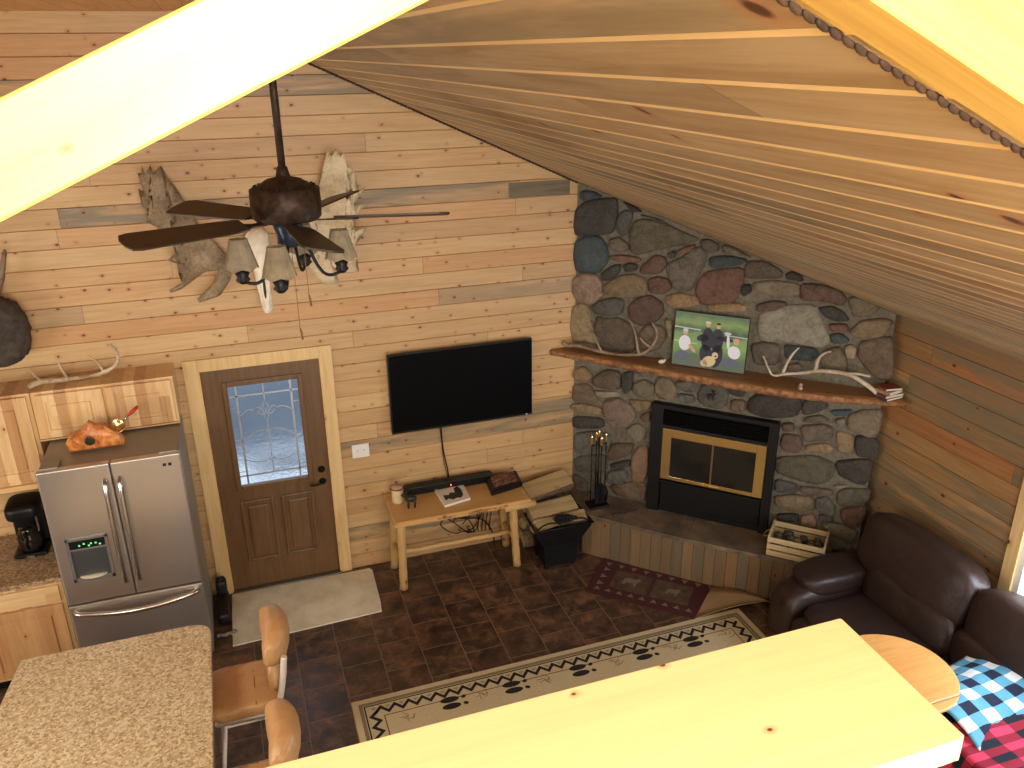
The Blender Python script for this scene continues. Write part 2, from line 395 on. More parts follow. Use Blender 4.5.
# the two loft rafters (4 in deep, 2 1/2 in tall) meeting at x = .661
def rafter(bm, x0, x1, sgn):
    zb = lambda x: (zc(x) if sgn > 0 else 4.162+SL*x)
    pts = [(x0, zb(x0)), (x1, zb(x1)), (x1, zb(x1)+.064), (x0, zb(x0)+.064)]
    b = bmesh.new()
    for yy in (-5.875, -5.962):
        pass
    poly(b, pts, -5.962, -5.875, bev=.002)
    # poly is extruded on local z: turn (x, z, y) into (x, y, z)
    for vv in b.verts: vv.co = Vector((vv.co.x, vv.co.z, vv.co.y))
    bmesh.ops.recalc_face_normals(b, faces=b.faces)
    merge(bm, b)
s = NT('rafter_pine'); _, p = s.pos()
def rafter_mat(name, slope):
    s = NT(name); _, p = s.pos(); k = 1/math.sqrt(1+slope*slope)
    a = s.m1('ADD', s.m1('MULTIPLY', p[0], k), s.m1('MULTIPLY', p[2], slope*k))
    b = s.m1('ADD', s.m1('ADD', s.m1('MULTIPLY', p[2], k), s.m1('MULTIPLY', p[0], -slope*k)), s.m1('MULTIPLY', p[1], .8))
    g = s.noise(s.comb(s.m1('MULTIPLY', a, 3.), s.m1('MULTIPLY', b, 60.), 0.), 1., 4, .6, .7)
    col = s.mix(s.rng(g, .4, .7, 0, .55), L(228, 192, 108), L(194, 148, 78))
    vo = s.n('ShaderNodeTexVoronoi'); vo.inputs['Scale'].default_value = 1.
    s.put(vo.inputs['Vector'], s.comb(s.m1('MULTIPLY', a, 16.), s.m1('MULTIPLY', b, 26.), 0.))
    sc = s.n('ShaderNodeSeparateColor'); s.t.links.new(vo.outputs['Color'], sc.inputs[0])
    kk = s.m1('MULTIPLY', s.rng(vo.outputs['Distance'], .11, .04), s.m1('LESS_THAN', sc.outputs[0], .35))
    col = s.mix(s.m1('MULTIPLY', kk, .8), col, L(120, 66, 34))
    s.bump(g, .1, .002); return s.fin(col, .42)
bm = BM(); rafter(bm, .661, 5.06, 1); struct('trim_rafter_right', bm, rafter_mat('rafter_pine_right', -SL))
bm = BM(); rafter(bm, -2.2, .661, -1); struct('trim_rafter_left', bm, rafter_mat('rafter_pine_left', SL))

bm = BM(); poly(bm, [(.90, zc(.90)+.065), (5.06, zc(5.06)+.065), (5.06, zc(5.06)+.30), (.90, 4.70)], -5.955, -5.90)
for vv in bm.verts: vv.co = Vector((vv.co.x, vv.co.z, vv.co.y))
bmesh.ops.recalc_face_normals(bm, faces=bm.faces); struct('trim_loft_header', bm, M_ceil2)
# windows (frame + glass)
s = NT('window_glass'); s.fin((1, 1, 1, 1), .02); s.b.inputs['Transmission Weight'].default_value = 1; s.b.inputs['IOR'].default_value = 1.45
M_glass = s.m
M_vinyl = plain('vinyl_frame', (236, 232, 222), .4)
def window(name, P, u0, u1, v0, v1, cas, mcas, mull=1):
    """P(u, v, d) -> point, d towards the room"""
    root = bpy.data.objects.new(name, None); C.objects.link(root); root['kind'] = 'structure'
    def bar(bm, a0, a1, b0, b1, d0, d1):
        t = bmesh.new(); bmesh.ops.create_cube(t, size=1)
        for vv in t.verts: vv.co = Vector(P(a0 if vv.co.x < 0 else a1, b0 if vv.co.y < 0 else b1, d0 if vv.co.z < 0 else d1))
        bmesh.ops.recalc_face_normals(t, faces=t.faces); merge(bm, t)
    bm = BM()
    bar(bm, u0-cas, u0, v0-cas, v1+cas, .001, .02); bar(bm, u1, u1+cas, v0-cas, v1+cas, .001, .02)
    bar(bm, u0, u1, v1, v1+cas, .001, .02); bar(bm, u0, u1, v0-cas, v0, .001, .03)
    link('window_casing', bm, mcas, root)
    bm = BM()
    for a, b in ((u0, u0+.045), (u1-.045, u1)): bar(bm, a, b, v0, v1, -.09, 0)
    for a, b in ((v0, v0+.045), (v1-.045, v1)): bar(bm, u0+.045, u1-.045, a, b, -.09, 0)
    for i in range(mull):
        m = u0+(u1-u0)*(i+1)/(mull+1); bar(bm, m-.025, m+.025, v0+.045, v1-.045, -.08, -.01)
    link('window_frame', bm, M_vinyl, root)
    bm = BM(); bar(bm, u0+.045, u1-.045, v0+.045, v1-.045, -.055, -.05)
    link('window_pane', bm, M_glass, root)
window('window_1', lambda u, v, d: (5.06-d, u, v), -4.95, -3.15, .72, 2.08, .09, M_trim)
window('window_2', lambda u, v, d: (-4.5+d, u, v), -4.6, -1.8, .95, 2.2, .09, M_trim)
window('window_3', lambda u, v, d: (u, -9.4+d, v), -.5, 2.4, 3.3, 4.7, .09, M_trimx, 2)
window('window_4', lambda u, v, d: (u, -9.4+d, v), -.5, 2.4, .8, 2.1, .09, M_trimx, 2)

# entrance door
M_door = wood('stained_oak_door', [(0, L(112, 72, 40)), (1, L(112, 72, 40))], 2, 0, None, stain=0, knots=0, rough=.35, gcol=.6)
door = bpy.data.objects.new('door_1', None); C.objects.link(door); door['kind'] = 'structure'
bm = BM()
X0, X1, Z0, Z1 = 0., .914, .02, 2.05
gx0, gx1, gz0, gz1 = .165, .75, .985, 1.915
for r in ((X0, gx0, Z0, Z1), (gx1, X1, Z0, Z1), (gx0, gx1, gz1, Z1), (gx0, gx1, Z0, gz0)): box(bm, r[0], r[1], .005, .045, r[2], r[3])
link('door_slab', bm, M_door, door)
bm = BM()
for a, b in ((.155, .43), (.485, .76)):      # two raised lower panels
    for q in ((a, a+.03, .27, .86), (b-.03, b, .27, .86), (a+.03, b-.03, .27, .30), (a+.03, b-.03, .83, .86)): box(bm, q[0], q[1], -.012, .006, q[2], q[3], .006)
    box(bm, a+.055, b-.055, -.008, .006, .325, .805, .008)
link('door_panel_moulding', bm, M_door, door)
bm = BM()
for q in ((gx0-.02, gx0+.022, gz0-.02, gz1+.02), (gx1-.022, gx1+.02, gz0-.02, gz1+.02), (gx0+.022, gx1-.022, gz1-.022, gz1+.02), (gx0+.022, gx1-.022, gz0-.02, gz0+.022)): box(bm, q[0], q[1], -.012, .03, q[2], q[3], .006)
link('door_glass_frame', bm, M_door, door)
s = NT('textured_leaded_glass'); v, p = s.pos(); s.fin((.9, .94, .98, 1), .16); s.b.inputs['Transmission Weight'].default_value = 1; s.b.inputs['IOR'].default_value = 1.3
s.bump(s.noise(v, 26, 3), .5, .01)
bm = BM(); box(bm, gx0+.02, gx1-.02, .012, .02, gz0+.02, gz1-.02); link('door_glass', bm, s.m, door)
M_came = plain('lead_came', (190, 196, 204), .3, .8)
bm = BM()
def came(pts, w=.008):
    b = bmesh.new(); ribbon(b, pts, w, 0)
    for vv in b.verts: vv.co = Vector((vv.co.x, .006, vv.co.y))
    merge(bm, b)
for xx in (.245, .67): came([(xx, gz0+.02), (xx, gz1-.02)], .016)
for zz in (1.09, 1.80): came([(gx0+.02, zz), (gx1-.02, zz)], .014)
cxg = .4575
came([(cxg, 1.09), (cxg, 1.20)]); came([(cxg, 1.24), (cxg, 1.45)]); came([(cxg, 1.51), (cxg, 1.56)]); came([(cxg, 1.72), (cxg, 1.90)])
def arc(x0, z0, x1, z1, h, n=9): return [(x0+(x1-x0)*i/n, z0+(z1-z0)*i/n+h*math.sin(math.pi*i/n)) for i in range(n+1)]
for sg in (-1, 1):
    e = .245 if sg < 0 else .67
    came(arc(cxg, 1.22, e, 1.24, -.03)); came(arc(cxg, 1.48, e, 1.40, .03)); came(arc(cxg+sg*.07, 1.66, e, 1.62, .03))
    came(arc(cxg+sg*.012, 1.62, cxg+sg*.08, 1.67, .035)); came(arc(cxg+sg*.012, 1.62, cxg+sg*.08, 1.67, -.02))
for zc_, hw, hh in ((1.22, .022, .026), (1.48, .02, .03), (1.60, .018, .045), (1.69, .024, .04)):
    P_ = [(cxg, zc_-hh), (cxg+hw, zc_), (cxg, zc_+hh), (cxg-hw, zc_)]; b = bmesh.new(); ribbon(b, P_, .006, 0, True)
    for vv in b.verts: vv.co = Vector((vv.co.x, .006, vv.co.y))
    merge(bm, b)
for q in ((.21, 1.13), (.705, 1.13), (.21, 1.7), (.705, 1.7), (.21, 1.4), (.705, 1.4)):
    came([(q[0]-.03, q[1]), (q[0]+.03, q[1])], .006)
link('door_glass_came', bm, M_came, door)
bm = BM()
lathe(bm, [(.0, 0), (.030, 0), (.030, .008), (.012, .012), (.012, .03), (.0, .03)], 20, M=Matrix.Translation((.845, .005, 1.045)) @ Matrix.Rotation(math.pi/2, 4, 'X'))
link('door_deadbolt', bm, M_iron, door)
bm = BM()
lathe(bm, [(.0, 0), (.030, 0), (.030, .008), (.012, .012), (.012, .045), (.0, .045)], 20, M=Matrix.Translation((.845, .005, .93)) @ Matrix.Rotation(math.pi/2, 4, 'X'))
tube(bm, smoothpath([(.848, -.04, .93), (.82, -.045, .93), (.77, -.045, .922), (.735, -.042, .925)]), .009)
link('door_handle', bm, M_iron, door)
bm = BM(); box(bm, -.01, .924, -.05, .05, 0, .018, .004); link('door_threshold', bm, plain('aluminium_threshold', (120, 112, 100), .4, .7), door)
bm = BM()
for z_ in (.3, 1.05, 1.8): box(bm, -.006, .004, -.004, .02, z_-.045, z_+.045)
link('door_hinge', bm, M_iron, door)
bm = BM()
box(bm, -.115, -.01, -.022, .002, 0, 2.15, .003); box(bm, .924, 1.02, -.022, .002, 0, 2.15, .003); box(bm, -.01, .924, -.022, .002, 2.06, 2.15, .003)
link('door_casing', bm, M_trim, door)
bm = BM(); box(bm, -.01, 0, -.02, .12, 0, 2.06); box(bm, .914, .924, -.02, .12, 0, 2.06); box(bm, 0, .914, -.02, .12, 2.05, 2.06); link('door_jamb', bm, M_trim, door)
for o_ in door.children: pass

# loft railing in the foreground
t = thing('loft_railing', 'wide flat pine cap rail of the loft railing along the bottom of the view', 'railing', (-.8, -5.97, 2.72))
bm = BM(); 
pts = [(-2.6, -5.868), (.990, -5.868), (.993, -5.872), (.984, -6.066), (.975, -6.073), (-2.6, -6.08)]
poly(bm, pts, 3.671, 3.70, bev=.003); part('cap_rail', bm, M_board, t)
bm = BM(); box(bm, .865, .95, -6.03, -5.94, 2.72, 3.671, .004); part('post', bm, M_trim, t)
bm = BM(); box(bm, -2.0, -1.91, -6.03, -5.94, 2.72, 3.671, .004); part('post', bm, M_trim, t)
bm = BM(); box(bm, -1.91, .865, -6.005, -5.965, 2.80, 2.88, .003); part('bottom_rail', bm, M_trimx, t)
for i in range(22):
    x_ = -1.82+i*.124
    if .80 < x_ < 1.0: continue
    bm = BM(); box(bm, x_-.018, x_+.018, -6.003, -5.967, 2.88, 3.671); part('baluster', bm, M_trim, t)

# ---------------------------------------------------------------- stone chimney corner (local x runs along the chimney, -y towards the room)
FPL = (3.17, 0, 0); FPR = -math.pi/4
SC = [(66, 62, 56), (106, 92, 76), (114, 86, 72), (146, 124, 92), (98, 94, 86), (68, 80, 82), (146, 136, 116), (142, 118, 98), (102, 98, 80)]
def chaik(P, it=2):
    for _ in range(it):
        Q = []
        for i in range(len(P)):
            a, b = P[i], P[(i+1) % len(P)]; Q += [(a[0]*.84+b[0]*.16, a[1]*.84+b[1]*.16), (a[0]*.16+b[0]*.84, a[1]*.16+b[1]*.84)]
        P = Q
    return P
chim = thing('stone_chimney', 'floor-to-ceiling fieldstone chimney breast set across the corner of the room', 'chimney', FPL, FPR)
bm = BM(); ztop = lambda s_: 3.320-.3222*s_-.004
poly(bm, [(-.0, .38), (2.57, .38), (2.57, ztop(2.57)), (-.0, ztop(-.0))], 0, .04)
for vv in bm.verts: vv.co = Vector((vv.co.x, vv.co.z, vv.co.y))
bmesh.ops.recalc_face_normals(bm, faces=bm.faces)
M_mortar = plain('grey_mortar', (106, 99, 84), .95, nz=.25, nscale=30, bump=.5)
part('mortar', bm, M_mortar, chim, 'local')
bm = BM(); cl_ = bm.loops.layers.float_color.new('Col')
def stone(bm, P, kind, bulge):
    P = chaik(P, 1); cx = sum(q[0] for q in P)/len(P); cz = sum(q[1] for q in P)/len(P)
    seed = random.random()*50; base = SC[kind]; j = random.uniform(.88, 1.12); wj = random.uniform(-.05, .05)
    c = L(*[max(0, min(255, base[0]*j*(1+wj)))]+[max(0, min(255, base[1]*j)), max(0, min(255, base[2]*j*(1-wj)))])
    rings = []
    for k, (sc, d) in enumerate(((1.09, .005), (1.08, -.40), (1.02, -.78), (.86, -.97), (.5, -1.03))):
        ring = []
        for (x, z) in P:
            X, Z = cx+(x-cx)*sc, cz+(z-cz)*sc
            h = noise.noise(Vector((X*9+seed, Z*9, seed)))*.25+noise.noise(Vector((X*25, Z*25, seed)))*.12 if k > 1 else 0
            ring.append(bm.verts.new((X, d*bulge*(1+h), Z)))
        rings.append(ring)
    ctr = bm.verts.new((cx, -bulge*1.05, cz)); n = len(P); fs = []
    for A, B in zip(rings, rings[1:]):
        for i in range(n): fs.append(bm.faces.new((A[i], A[(i+1) % n], B[(i+1) % n], B[i])))
    for i in range(n): fs.append(bm.faces.new((rings[-1][i], rings[-1][(i+1) % n], ctr)))
    for f in fs:
        f.smooth = True
        for lp in f.loops: lp[cl_] = c
STONES = [
(0,[(0.004,3.094),(0.082,3.158),(0.236,3.192),(0.341,3.199),(0.355,3.096),(0.323,2.933),(0.246,2.904),(0.008,2.875),(-0.018,2.966)]),
(5,[(0.04,3.25),(0.157,3.249),(0.22,3.21),(0.081,3.168),(0.046,3.177)]),
(4,[(0.423,3.115),(0.499,3.092),(0.454,2.929),(0.416,2.903),(0.361,2.936),(0.371,3.068)]),
(0,[(0.405,3.186),(0.512,3.15),(0.573,3.111),(0.491,3.108)]),
(5,[(0.001,2.817),(0.089,2.866),(0.215,2.872),(0.273,2.795),(0.292,2.691),(0.209,2.568),(0.014,2.564),(-0.013,2.693)]),
(1,[(0.302,2.857),(0.386,2.891),(0.465,2.834),(0.475,2.783),(0.376,2.766),(0.32,2.791)]),
(8,[(0.518,3.021),(0.591,3.048),(0.74,3.037),(0.889,2.978),(1.029,2.932),(0.981,2.893),(0.723,2.819),(0.545,2.756),(0.497,2.8),(0.484,2.931)]),
(4,[(0.56,3.089),(0.709,3.064),(0.784,3.038),(0.62,3.064)]),
(1,[(1.065,2.921),(1.135,2.934),(1.214,2.898),(1.212,2.842),(1.143,2.828),(1.083,2.866)]),
(4,[(1.243,2.894),(1.363,2.862),(1.434,2.833),(1.261,2.836)]),
(2,[(0.315,2.723),(0.423,2.741),(0.569,2.732),(0.571,2.695),(0.441,2.682),(0.331,2.695)]),
(0,[(0.427,2.651),(0.487,2.679),(0.557,2.671),(0.544,2.617),(0.46,2.598)]),
(0,[(0.241,2.564),(0.333,2.642),(0.403,2.656),(0.398,2.587),(0.322,2.518),(0.251,2.503)]),
(2,[(0.596,2.66),(0.696,2.766),(0.786,2.752),(0.804,2.702),(0.749,2.615),(0.583,2.598)]),
(0,[(0.806,2.783),(0.841,2.818),(0.872,2.796),(0.86,2.752),(0.816,2.755)]),
(2,[(0.885,2.812),(0.955,2.862),(1.025,2.882),(1.014,2.838),(0.931,2.787),(0.894,2.791)]),
(4,[(0.861,2.73),(0.932,2.766),(1.013,2.845),(1.07,2.857),(1.117,2.797),(1.102,2.709),(1.045,2.601),(1.023,2.51),(0.936,2.486),(0.874,2.524),(0.824,2.623),(0.812,2.696)]),
(5,[(1.153,2.786),(1.243,2.809),(1.367,2.813),(1.444,2.788),(1.386,2.751),(1.223,2.707),(1.166,2.716)]),
(7,[(-0.017,2.49),(0.096,2.549),(0.202,2.536),(0.247,2.456),(0.247,2.362),(0.168,2.289),(0.037,2.29),(-0.023,2.379)]),
(3,[(0.268,2.458),(0.399,2.557),(0.523,2.585),(0.616,2.556),(0.644,2.468),(0.623,2.413),(0.407,2.372),(0.27,2.396)]),
(2,[(0.654,2.553),(0.736,2.587),(0.827,2.571),(0.854,2.499),(0.789,2.447),(0.676,2.441)]),
(2,[(1.088,2.606),(1.155,2.671),(1.416,2.726),(1.422,2.583),(1.372,2.447),(1.276,2.406),(1.104,2.4),(1.059,2.514)]),
(3,[(0.813,2.427),(0.922,2.469),(1.085,2.45),(1.076,2.374),(0.886,2.336),(0.824,2.367)]),
(4,[(0.161,2.257),(0.248,2.33),(0.391,2.366),(0.447,2.338),(0.428,2.226),(0.269,2.19),(0.178,2.219)]),
(3,[(-0.023,2.225),(0.054,2.266),(0.131,2.244),(0.157,2.107),(0.204,1.983),(0.217,1.93),(0.083,1.934),(-0.006,1.91),(-0.043,2.07)]),
(1,[(0.21,2.168),(0.297,2.158),(0.403,2.182),(0.501,2.141),(0.566,2.086),(0.573,1.948),(0.481,1.848),(0.33,1.826),(0.251,1.88),(0.192,2.036)]),
(2,[(0.494,2.298),(0.583,2.391),(0.685,2.413),(0.779,2.363),(0.794,2.283),(0.747,2.205),(0.616,2.146),(0.52,2.186)]),
(1,[(0.608,2.102),(0.698,2.167),(0.791,2.158),(0.836,2.081),(0.781,1.967),(0.69,1.922),(0.615,1.954)]),
(3,[(0.817,2.234),(0.878,2.221),(0.889,2.057),(0.857,2.073)]),
(8,[(1.249,2.9),(1.334,2.886),(1.476,2.822),(1.395,2.817),(1.268,2.845)]),
(1,[(1.459,2.785),(1.586,2.797),(1.713,2.733),(1.706,2.676),(1.451,2.65),(1.438,2.72)]),
(0,[(1.749,2.709),(1.791,2.738),(1.873,2.708),(1.878,2.666),(1.765,2.675)]),
(0,[(1.415,2.588),(1.49,2.604),(1.503,2.54),(1.438,2.497)]),
(6,[(1.51,2.613),(1.655,2.65),(1.847,2.649),(1.859,2.545),(1.708,2.528),(1.542,2.559)]),
(2,[(1.88,2.646),(1.995,2.658),(2.152,2.627),(2.21,2.564),(2.179,2.512),(2.062,2.533),(1.888,2.52)]),
(8,[(2.233,2.581),(2.344,2.587),(2.45,2.531),(2.399,2.462),(2.29,2.435),(2.242,2.513)]),
(2,[(1.56,2.445),(1.671,2.49),(1.765,2.491),(1.775,2.464),(1.68,2.409),(1.565,2.395)]),
(6,[(1.601,2.377),(1.809,2.461),(1.99,2.482),(2.058,2.349),(2.127,2.214),(2.055,2.16),(1.867,2.178),(1.637,2.153),(1.593,2.244)]),
(0,[(2.024,2.472),(2.117,2.498),(2.198,2.465),(2.251,2.402),(2.158,2.383),(2.077,2.408)]),
(2,[(2.11,2.355),(2.235,2.372),(2.261,2.319),(2.143,2.295)]),
(3,[(2.274,2.32),(2.332,2.405),(2.475,2.444),(2.55,2.433),(2.517,2.325),(2.388,2.265),(2.284,2.293)]),
(5,[(2.133,2.273),(2.208,2.29),(2.271,2.249),(2.255,2.218),(2.154,2.206)]),
(6,[(2.247,2.188),(2.288,2.215),(2.336,2.186),(2.328,2.106),(2.27,2.104)]),
(1,[(2.355,2.232),(2.448,2.287),(2.569,2.304),(2.599,2.139),(2.613,1.998),(2.518,1.968),(2.417,2.054),(2.356,2.132)]),
(1,[(1.544,2.102),(1.625,2.136),(1.763,2.133),(1.767,1.969),(1.588,1.941)]),
(5,[(1.803,2.139),(1.924,2.142),(2.031,2.142),(2.064,2.088),(2.017,2.037),(1.829,2.023)]),
(8,[(2.11,2.139),(2.209,2.182),(2.272,2.09),(2.285,1.99),(2.13,1.98),(2.08,2.061)]),
(7,[(1.841,1.98),(1.926,2.008),(1.971,1.97),(1.868,1.924)]),
(3,[(1.176,2.4),(1.401,2.441),(1.466,2.42),(1.47,2.376),(1.18,2.348)]),
(3,[(0.007,1.645),(0.1,1.694),(0.186,1.622),(0.121,1.535),(-0.0,1.575)]),
(1,[(0.001,1.498),(0.155,1.523),(0.244,1.392),(0.142,1.357),(-0.004,1.339)]),
(1,[(0.204,1.608),(0.302,1.691),(0.433,1.695),(0.448,1.53),(0.291,1.517),(0.189,1.538)]),
(6,[(0.216,1.477),(0.424,1.5),(0.442,1.469),(0.277,1.423),(0.234,1.442)]),
(0,[(0.466,1.684),(0.562,1.716),(0.554,1.547),(0.491,1.495),(0.463,1.566)]),
(8,[(0.568,1.6),(0.661,1.657),(0.759,1.615),(0.748,1.53),(0.67,1.483),(0.571,1.517)]),
(4,[(0.579,1.71),(0.844,1.776),(0.893,1.744),(0.66,1.682)]),
(3,[(0.786,1.694),(0.879,1.709),(0.954,1.631),(0.951,1.549),(0.892,1.505),(0.796,1.514),(0.767,1.617)]),
(4,[(0.95,1.688),(1.063,1.722),(1.154,1.713),(1.159,1.65),(1.071,1.61),(0.993,1.63)]),
(4,[(0.981,1.578),(1.103,1.583),(1.115,1.528),(1.048,1.499),(0.984,1.521)]),
(4,[(1.147,1.615),(1.186,1.694),(1.333,1.719),(1.39,1.656),(1.385,1.543),(1.321,1.499),(1.2,1.51),(1.151,1.551)]),
(0,[(1.407,1.707),(1.478,1.735),(1.539,1.698),(1.515,1.643),(1.405,1.651)]),
(1,[(1.431,1.6),(1.54,1.611),(1.542,1.507),(1.432,1.503)]),
(3,[(-0.021,1.301),(0.126,1.336),(0.28,1.311),(0.273,1.258),(0.128,1.24),(-0.012,1.259)]),
(7,[(0.312,1.386),(0.427,1.441),(0.544,1.393),(0.598,1.3),(0.537,1.184),(0.405,1.141),(0.317,1.23),(0.297,1.332)]),
(3,[(0.534,1.443),(0.736,1.461),(0.738,1.411),(0.662,1.329),(0.612,1.354),(0.56,1.405)]),
(2,[(0.646,1.309),(0.732,1.367),(0.745,1.284),(0.681,1.264)]),
(6,[(0.538,1.167),(0.618,1.226),(0.701,1.19),(0.698,1.085),(0.609,1.049),(0.532,1.096)]),
(0,[(0.007,1.182),(0.283,1.215),(0.303,1.122),(0.009,1.065)]),
(4,[(0.019,1.004),(0.219,1.07),(0.373,1.065),(0.362,0.919),(0.05,0.799)]),
(1,[(0.402,0.981),(0.594,1.02),(0.566,0.907),(0.374,0.803),(0.362,0.892)]),
(7,[(0.591,0.895),(0.645,0.995),(0.727,1.012),(0.747,0.784),(0.695,0.646),(0.603,0.643),(0.587,0.804)]),
(4,[(0.369,0.692),(0.522,0.744),(0.558,0.688),(0.494,0.582),(0.356,0.587)]),
(0,[(0.384,0.769),(0.568,0.854),(0.563,0.78),(0.403,0.731)]),
(8,[(0.024,0.757),(0.329,0.858),(0.344,0.677),(0.054,0.613)]),
(1,[(0.385,0.544),(0.622,0.635),(0.74,0.634),(0.716,0.444),(0.458,0.457)]),
(1,[(0.011,0.581),(0.147,0.545),(0.163,0.426),(0.061,0.383)]),
(0,[(1.58,1.625),(1.646,1.691),(1.95,1.72),(1.981,1.633),(1.949,1.549),(1.723,1.491),(1.575,1.528)]),
(0,[(2.014,1.701),(2.153,1.725),(2.186,1.67),(2.099,1.608),(2.015,1.569),(1.996,1.651)]),
(1,[(2.031,1.548),(2.142,1.592),(2.214,1.554),(2.149,1.53),(2.022,1.506)]),
(5,[(2.209,1.643),(2.37,1.68),(2.337,1.628),(2.248,1.604)]),
(6,[(2.258,1.575),(2.327,1.603),(2.335,1.543),(2.27,1.531)]),
(6,[(2.356,1.632),(2.447,1.686),(2.584,1.711),(2.585,1.53),(2.542,1.468),(2.358,1.517)]),
(2,[(1.853,1.459),(1.935,1.483),(1.962,1.425),(1.889,1.394)]),
(2,[(1.877,1.368),(1.988,1.379),(2.039,1.304),(2.006,1.224),(1.907,1.22),(1.859,1.275)]),
(1,[(2.0,1.463),(2.178,1.516),(2.246,1.492),(2.249,1.41),(2.221,1.383),(2.049,1.338)]),
(3,[(2.064,1.304),(2.225,1.357),(2.27,1.324),(2.261,1.285),(2.071,1.262)]),
(3,[(2.284,1.471),(2.412,1.462),(2.418,1.318),(2.316,1.297),(2.288,1.394)]),
(0,[(2.431,1.466),(2.595,1.455),(2.604,1.302),(2.462,1.288),(2.43,1.375)]),
(8,[(1.851,1.142),(2.145,1.221),(2.302,1.174),(2.278,1.038),(2.189,0.969),(2.019,0.98),(1.865,1.012)]),
(0,[(2.324,1.211),(2.44,1.251),(2.568,1.279),(2.579,1.106),(2.521,1.045),(2.36,1.09),(2.317,1.161)]),
(6,[(2.311,0.989),(2.423,1.019),(2.356,0.961)]),
(4,[(1.858,0.944),(2.031,0.933),(2.034,0.849),(1.863,0.826)]),
(1,[(2.068,0.924),(2.31,0.947),(2.315,0.902),(2.188,0.865),(2.067,0.874)]),
(3,[(1.868,0.776),(2.007,0.829),(2.169,0.844),(2.182,0.736),(2.067,0.679),(1.898,0.697)]),
(8,[(2.354,0.925),(2.408,0.978),(2.592,1.013),(2.581,0.896),(2.416,0.815),(2.364,0.844)]),
(4,[(2.194,0.833),(2.285,0.872),(2.353,0.791),(2.346,0.692),(2.212,0.723)]),
(2,[(2.399,0.786),(2.58,0.855),(2.577,0.73),(2.521,0.64),(2.418,0.69)]),
(8,[(2.261,0.604),(2.368,0.648),(2.543,0.626),(2.529,0.477),(2.352,0.55)]),
(7,[(2.099,0.649),(2.194,0.69),(2.234,0.571),(2.11,0.556)]),
(0,[(1.906,0.618),(2.069,0.658),(2.078,0.586),(1.92,0.56)]),
(4,[(2.237,0.692),(2.348,0.699),(2.353,0.656),(2.245,0.625)]),
(8,[(2.362,0.527),(2.524,0.459),(2.486,0.379),(2.373,0.383)])]

for kind, P in STONES: stone(bm, P, kind, random.uniform(.03, .055))
bmesh.ops.recalc_face_normals(bm, faces=bm.faces)
s = NT('fieldstone'); v, p = s.pos(); vc = s.n('ShaderNodeVertexColor', layer_name='Col')
n1 = s.noise(v, 11., 6, .7, 1.2); n2 = s.noise(v, 60., 3, .6)
col = s.mix(s.rng(n1, .35, .65), vc.outputs[0], s.mix(1., vc.outputs[0], (.50, .47, .43, 1), 'MULTIPLY'))
col = s.mix(s.rng(n2, .5, .72, 0, .30), col, s.mix(.15, vc.outputs[0], (.62, .56, .46, 1)))
s.bump(s.m1('ADD', n1, s.m1('MULTIPLY', n2, .4)), .9, .02)
part('stones', bm, s.fin(col, .72), chim, 'local')
# engraved elk on the stone above the insert
ELK = [(-.035, 0), (-.03, .022), (-.012, .026), (.012, .026), (.02, .038), (.018, .055), (.004, .07), (.008, .073), (.022, .06), (.026, .075), (.03, .06), (.044, .066), (.032, .052), (.036, .04), (.046, .032), (.032, .028), (.026, .012), (.03, -.03), (.024, -.03), (.018, 0), (-.012, .002), (-.018, -.03), (-.024, -.03), (-.024, -.008)]
bm = BM(); poly(bm, [(1.262+x*.9, 1.612+z*.9) for x, z in ELK], -.0665, -.050)
for vv in bm.verts: vv.co = Vector((vv.co.x, vv.co.z, vv.co.y))
part('elk_engraving', bm, plain('engraved_dark', (28, 26, 26), .8), chim, 'local', label='dark elk figure carved in a stone above the firebox')

# mantel
M_mantel = wood('live_edge_mantel', [(0, L(150, 92, 46)), (1, L(150, 92, 46))], 0, 1, None, stain=0, knots=.3, rough=.4, gcol=.7)
M_bark = plain('live_edge_bark', (142, 98, 62), .8, nz=.45, nscale=25, bump=.7)
def interp(T, x):
    for (a, p), (b, q) in zip(T, T[1:]):
        if x <= b: return p+(q-p)*max(0, (x-a))/(b-a)
    return T[-1][1]
bm = BM(); prev = None; NS = 90
for i in range(NS+1):
    s_ = -.16+i*(2.74+.16)/NS
    df = interp([(-.16, .19), (.3, .207), (1.2, .273), (1.9, .292), (2.2, .27), (2.45, .215), (2.6, .205), (2.74, .165)], s_)
    df += .012*noise.noise(Vector((s_*6, 1, 0)))+.006*noise.noise(Vector((s_*25, 4, 0)))
    d0 = max(-.01, -s_+.004)
    if s_ > 2.6: d0 = (s_-2.6)*.8
    df = max(df, d0+.01)
    nn = lambda k: .008*noise.noise(Vector((s_*18, k*3.1, 2)))
    th = interp([(-.2, .05), (.2, .065), (1.5, .075), (2.4, .06), (2.74, .04)], s_)
    pr = [(d0, 1.87), (df-.03, 1.87), (df-.004, 1.862+nn(1)*.6), (df+.004+nn(2), 1.85), (df+nn(3), 1.83), (df-.012+nn(4), 1.87-th), (df-.05, 1.865-th), (d0, 1.865-th)]
    ring = [bm.verts.new((s_, -d, z)) for d, z in pr]
    if prev:
        for k in range(len(pr)):
            k2 = (k+1) % len(pr); f = bm.faces.new((prev[k], prev[k2], ring[k2], ring[k])); f.material_index = 1 if k in (2, 3, 4) else 0; f.smooth = k in (2, 3, 4)
    else: bm.faces.new(ring)
    prev = ring
bm.faces.new(list(reversed(prev)))
bmesh.ops.recalc_face_normals(bm, faces=bm.faces)
single('mantel_shelf', bm, [M_mantel, M_bark], 'long live-edge wooden mantel shelf across the stone chimney', 'mantel', loc=FPL, rotz=FPR, space='local')

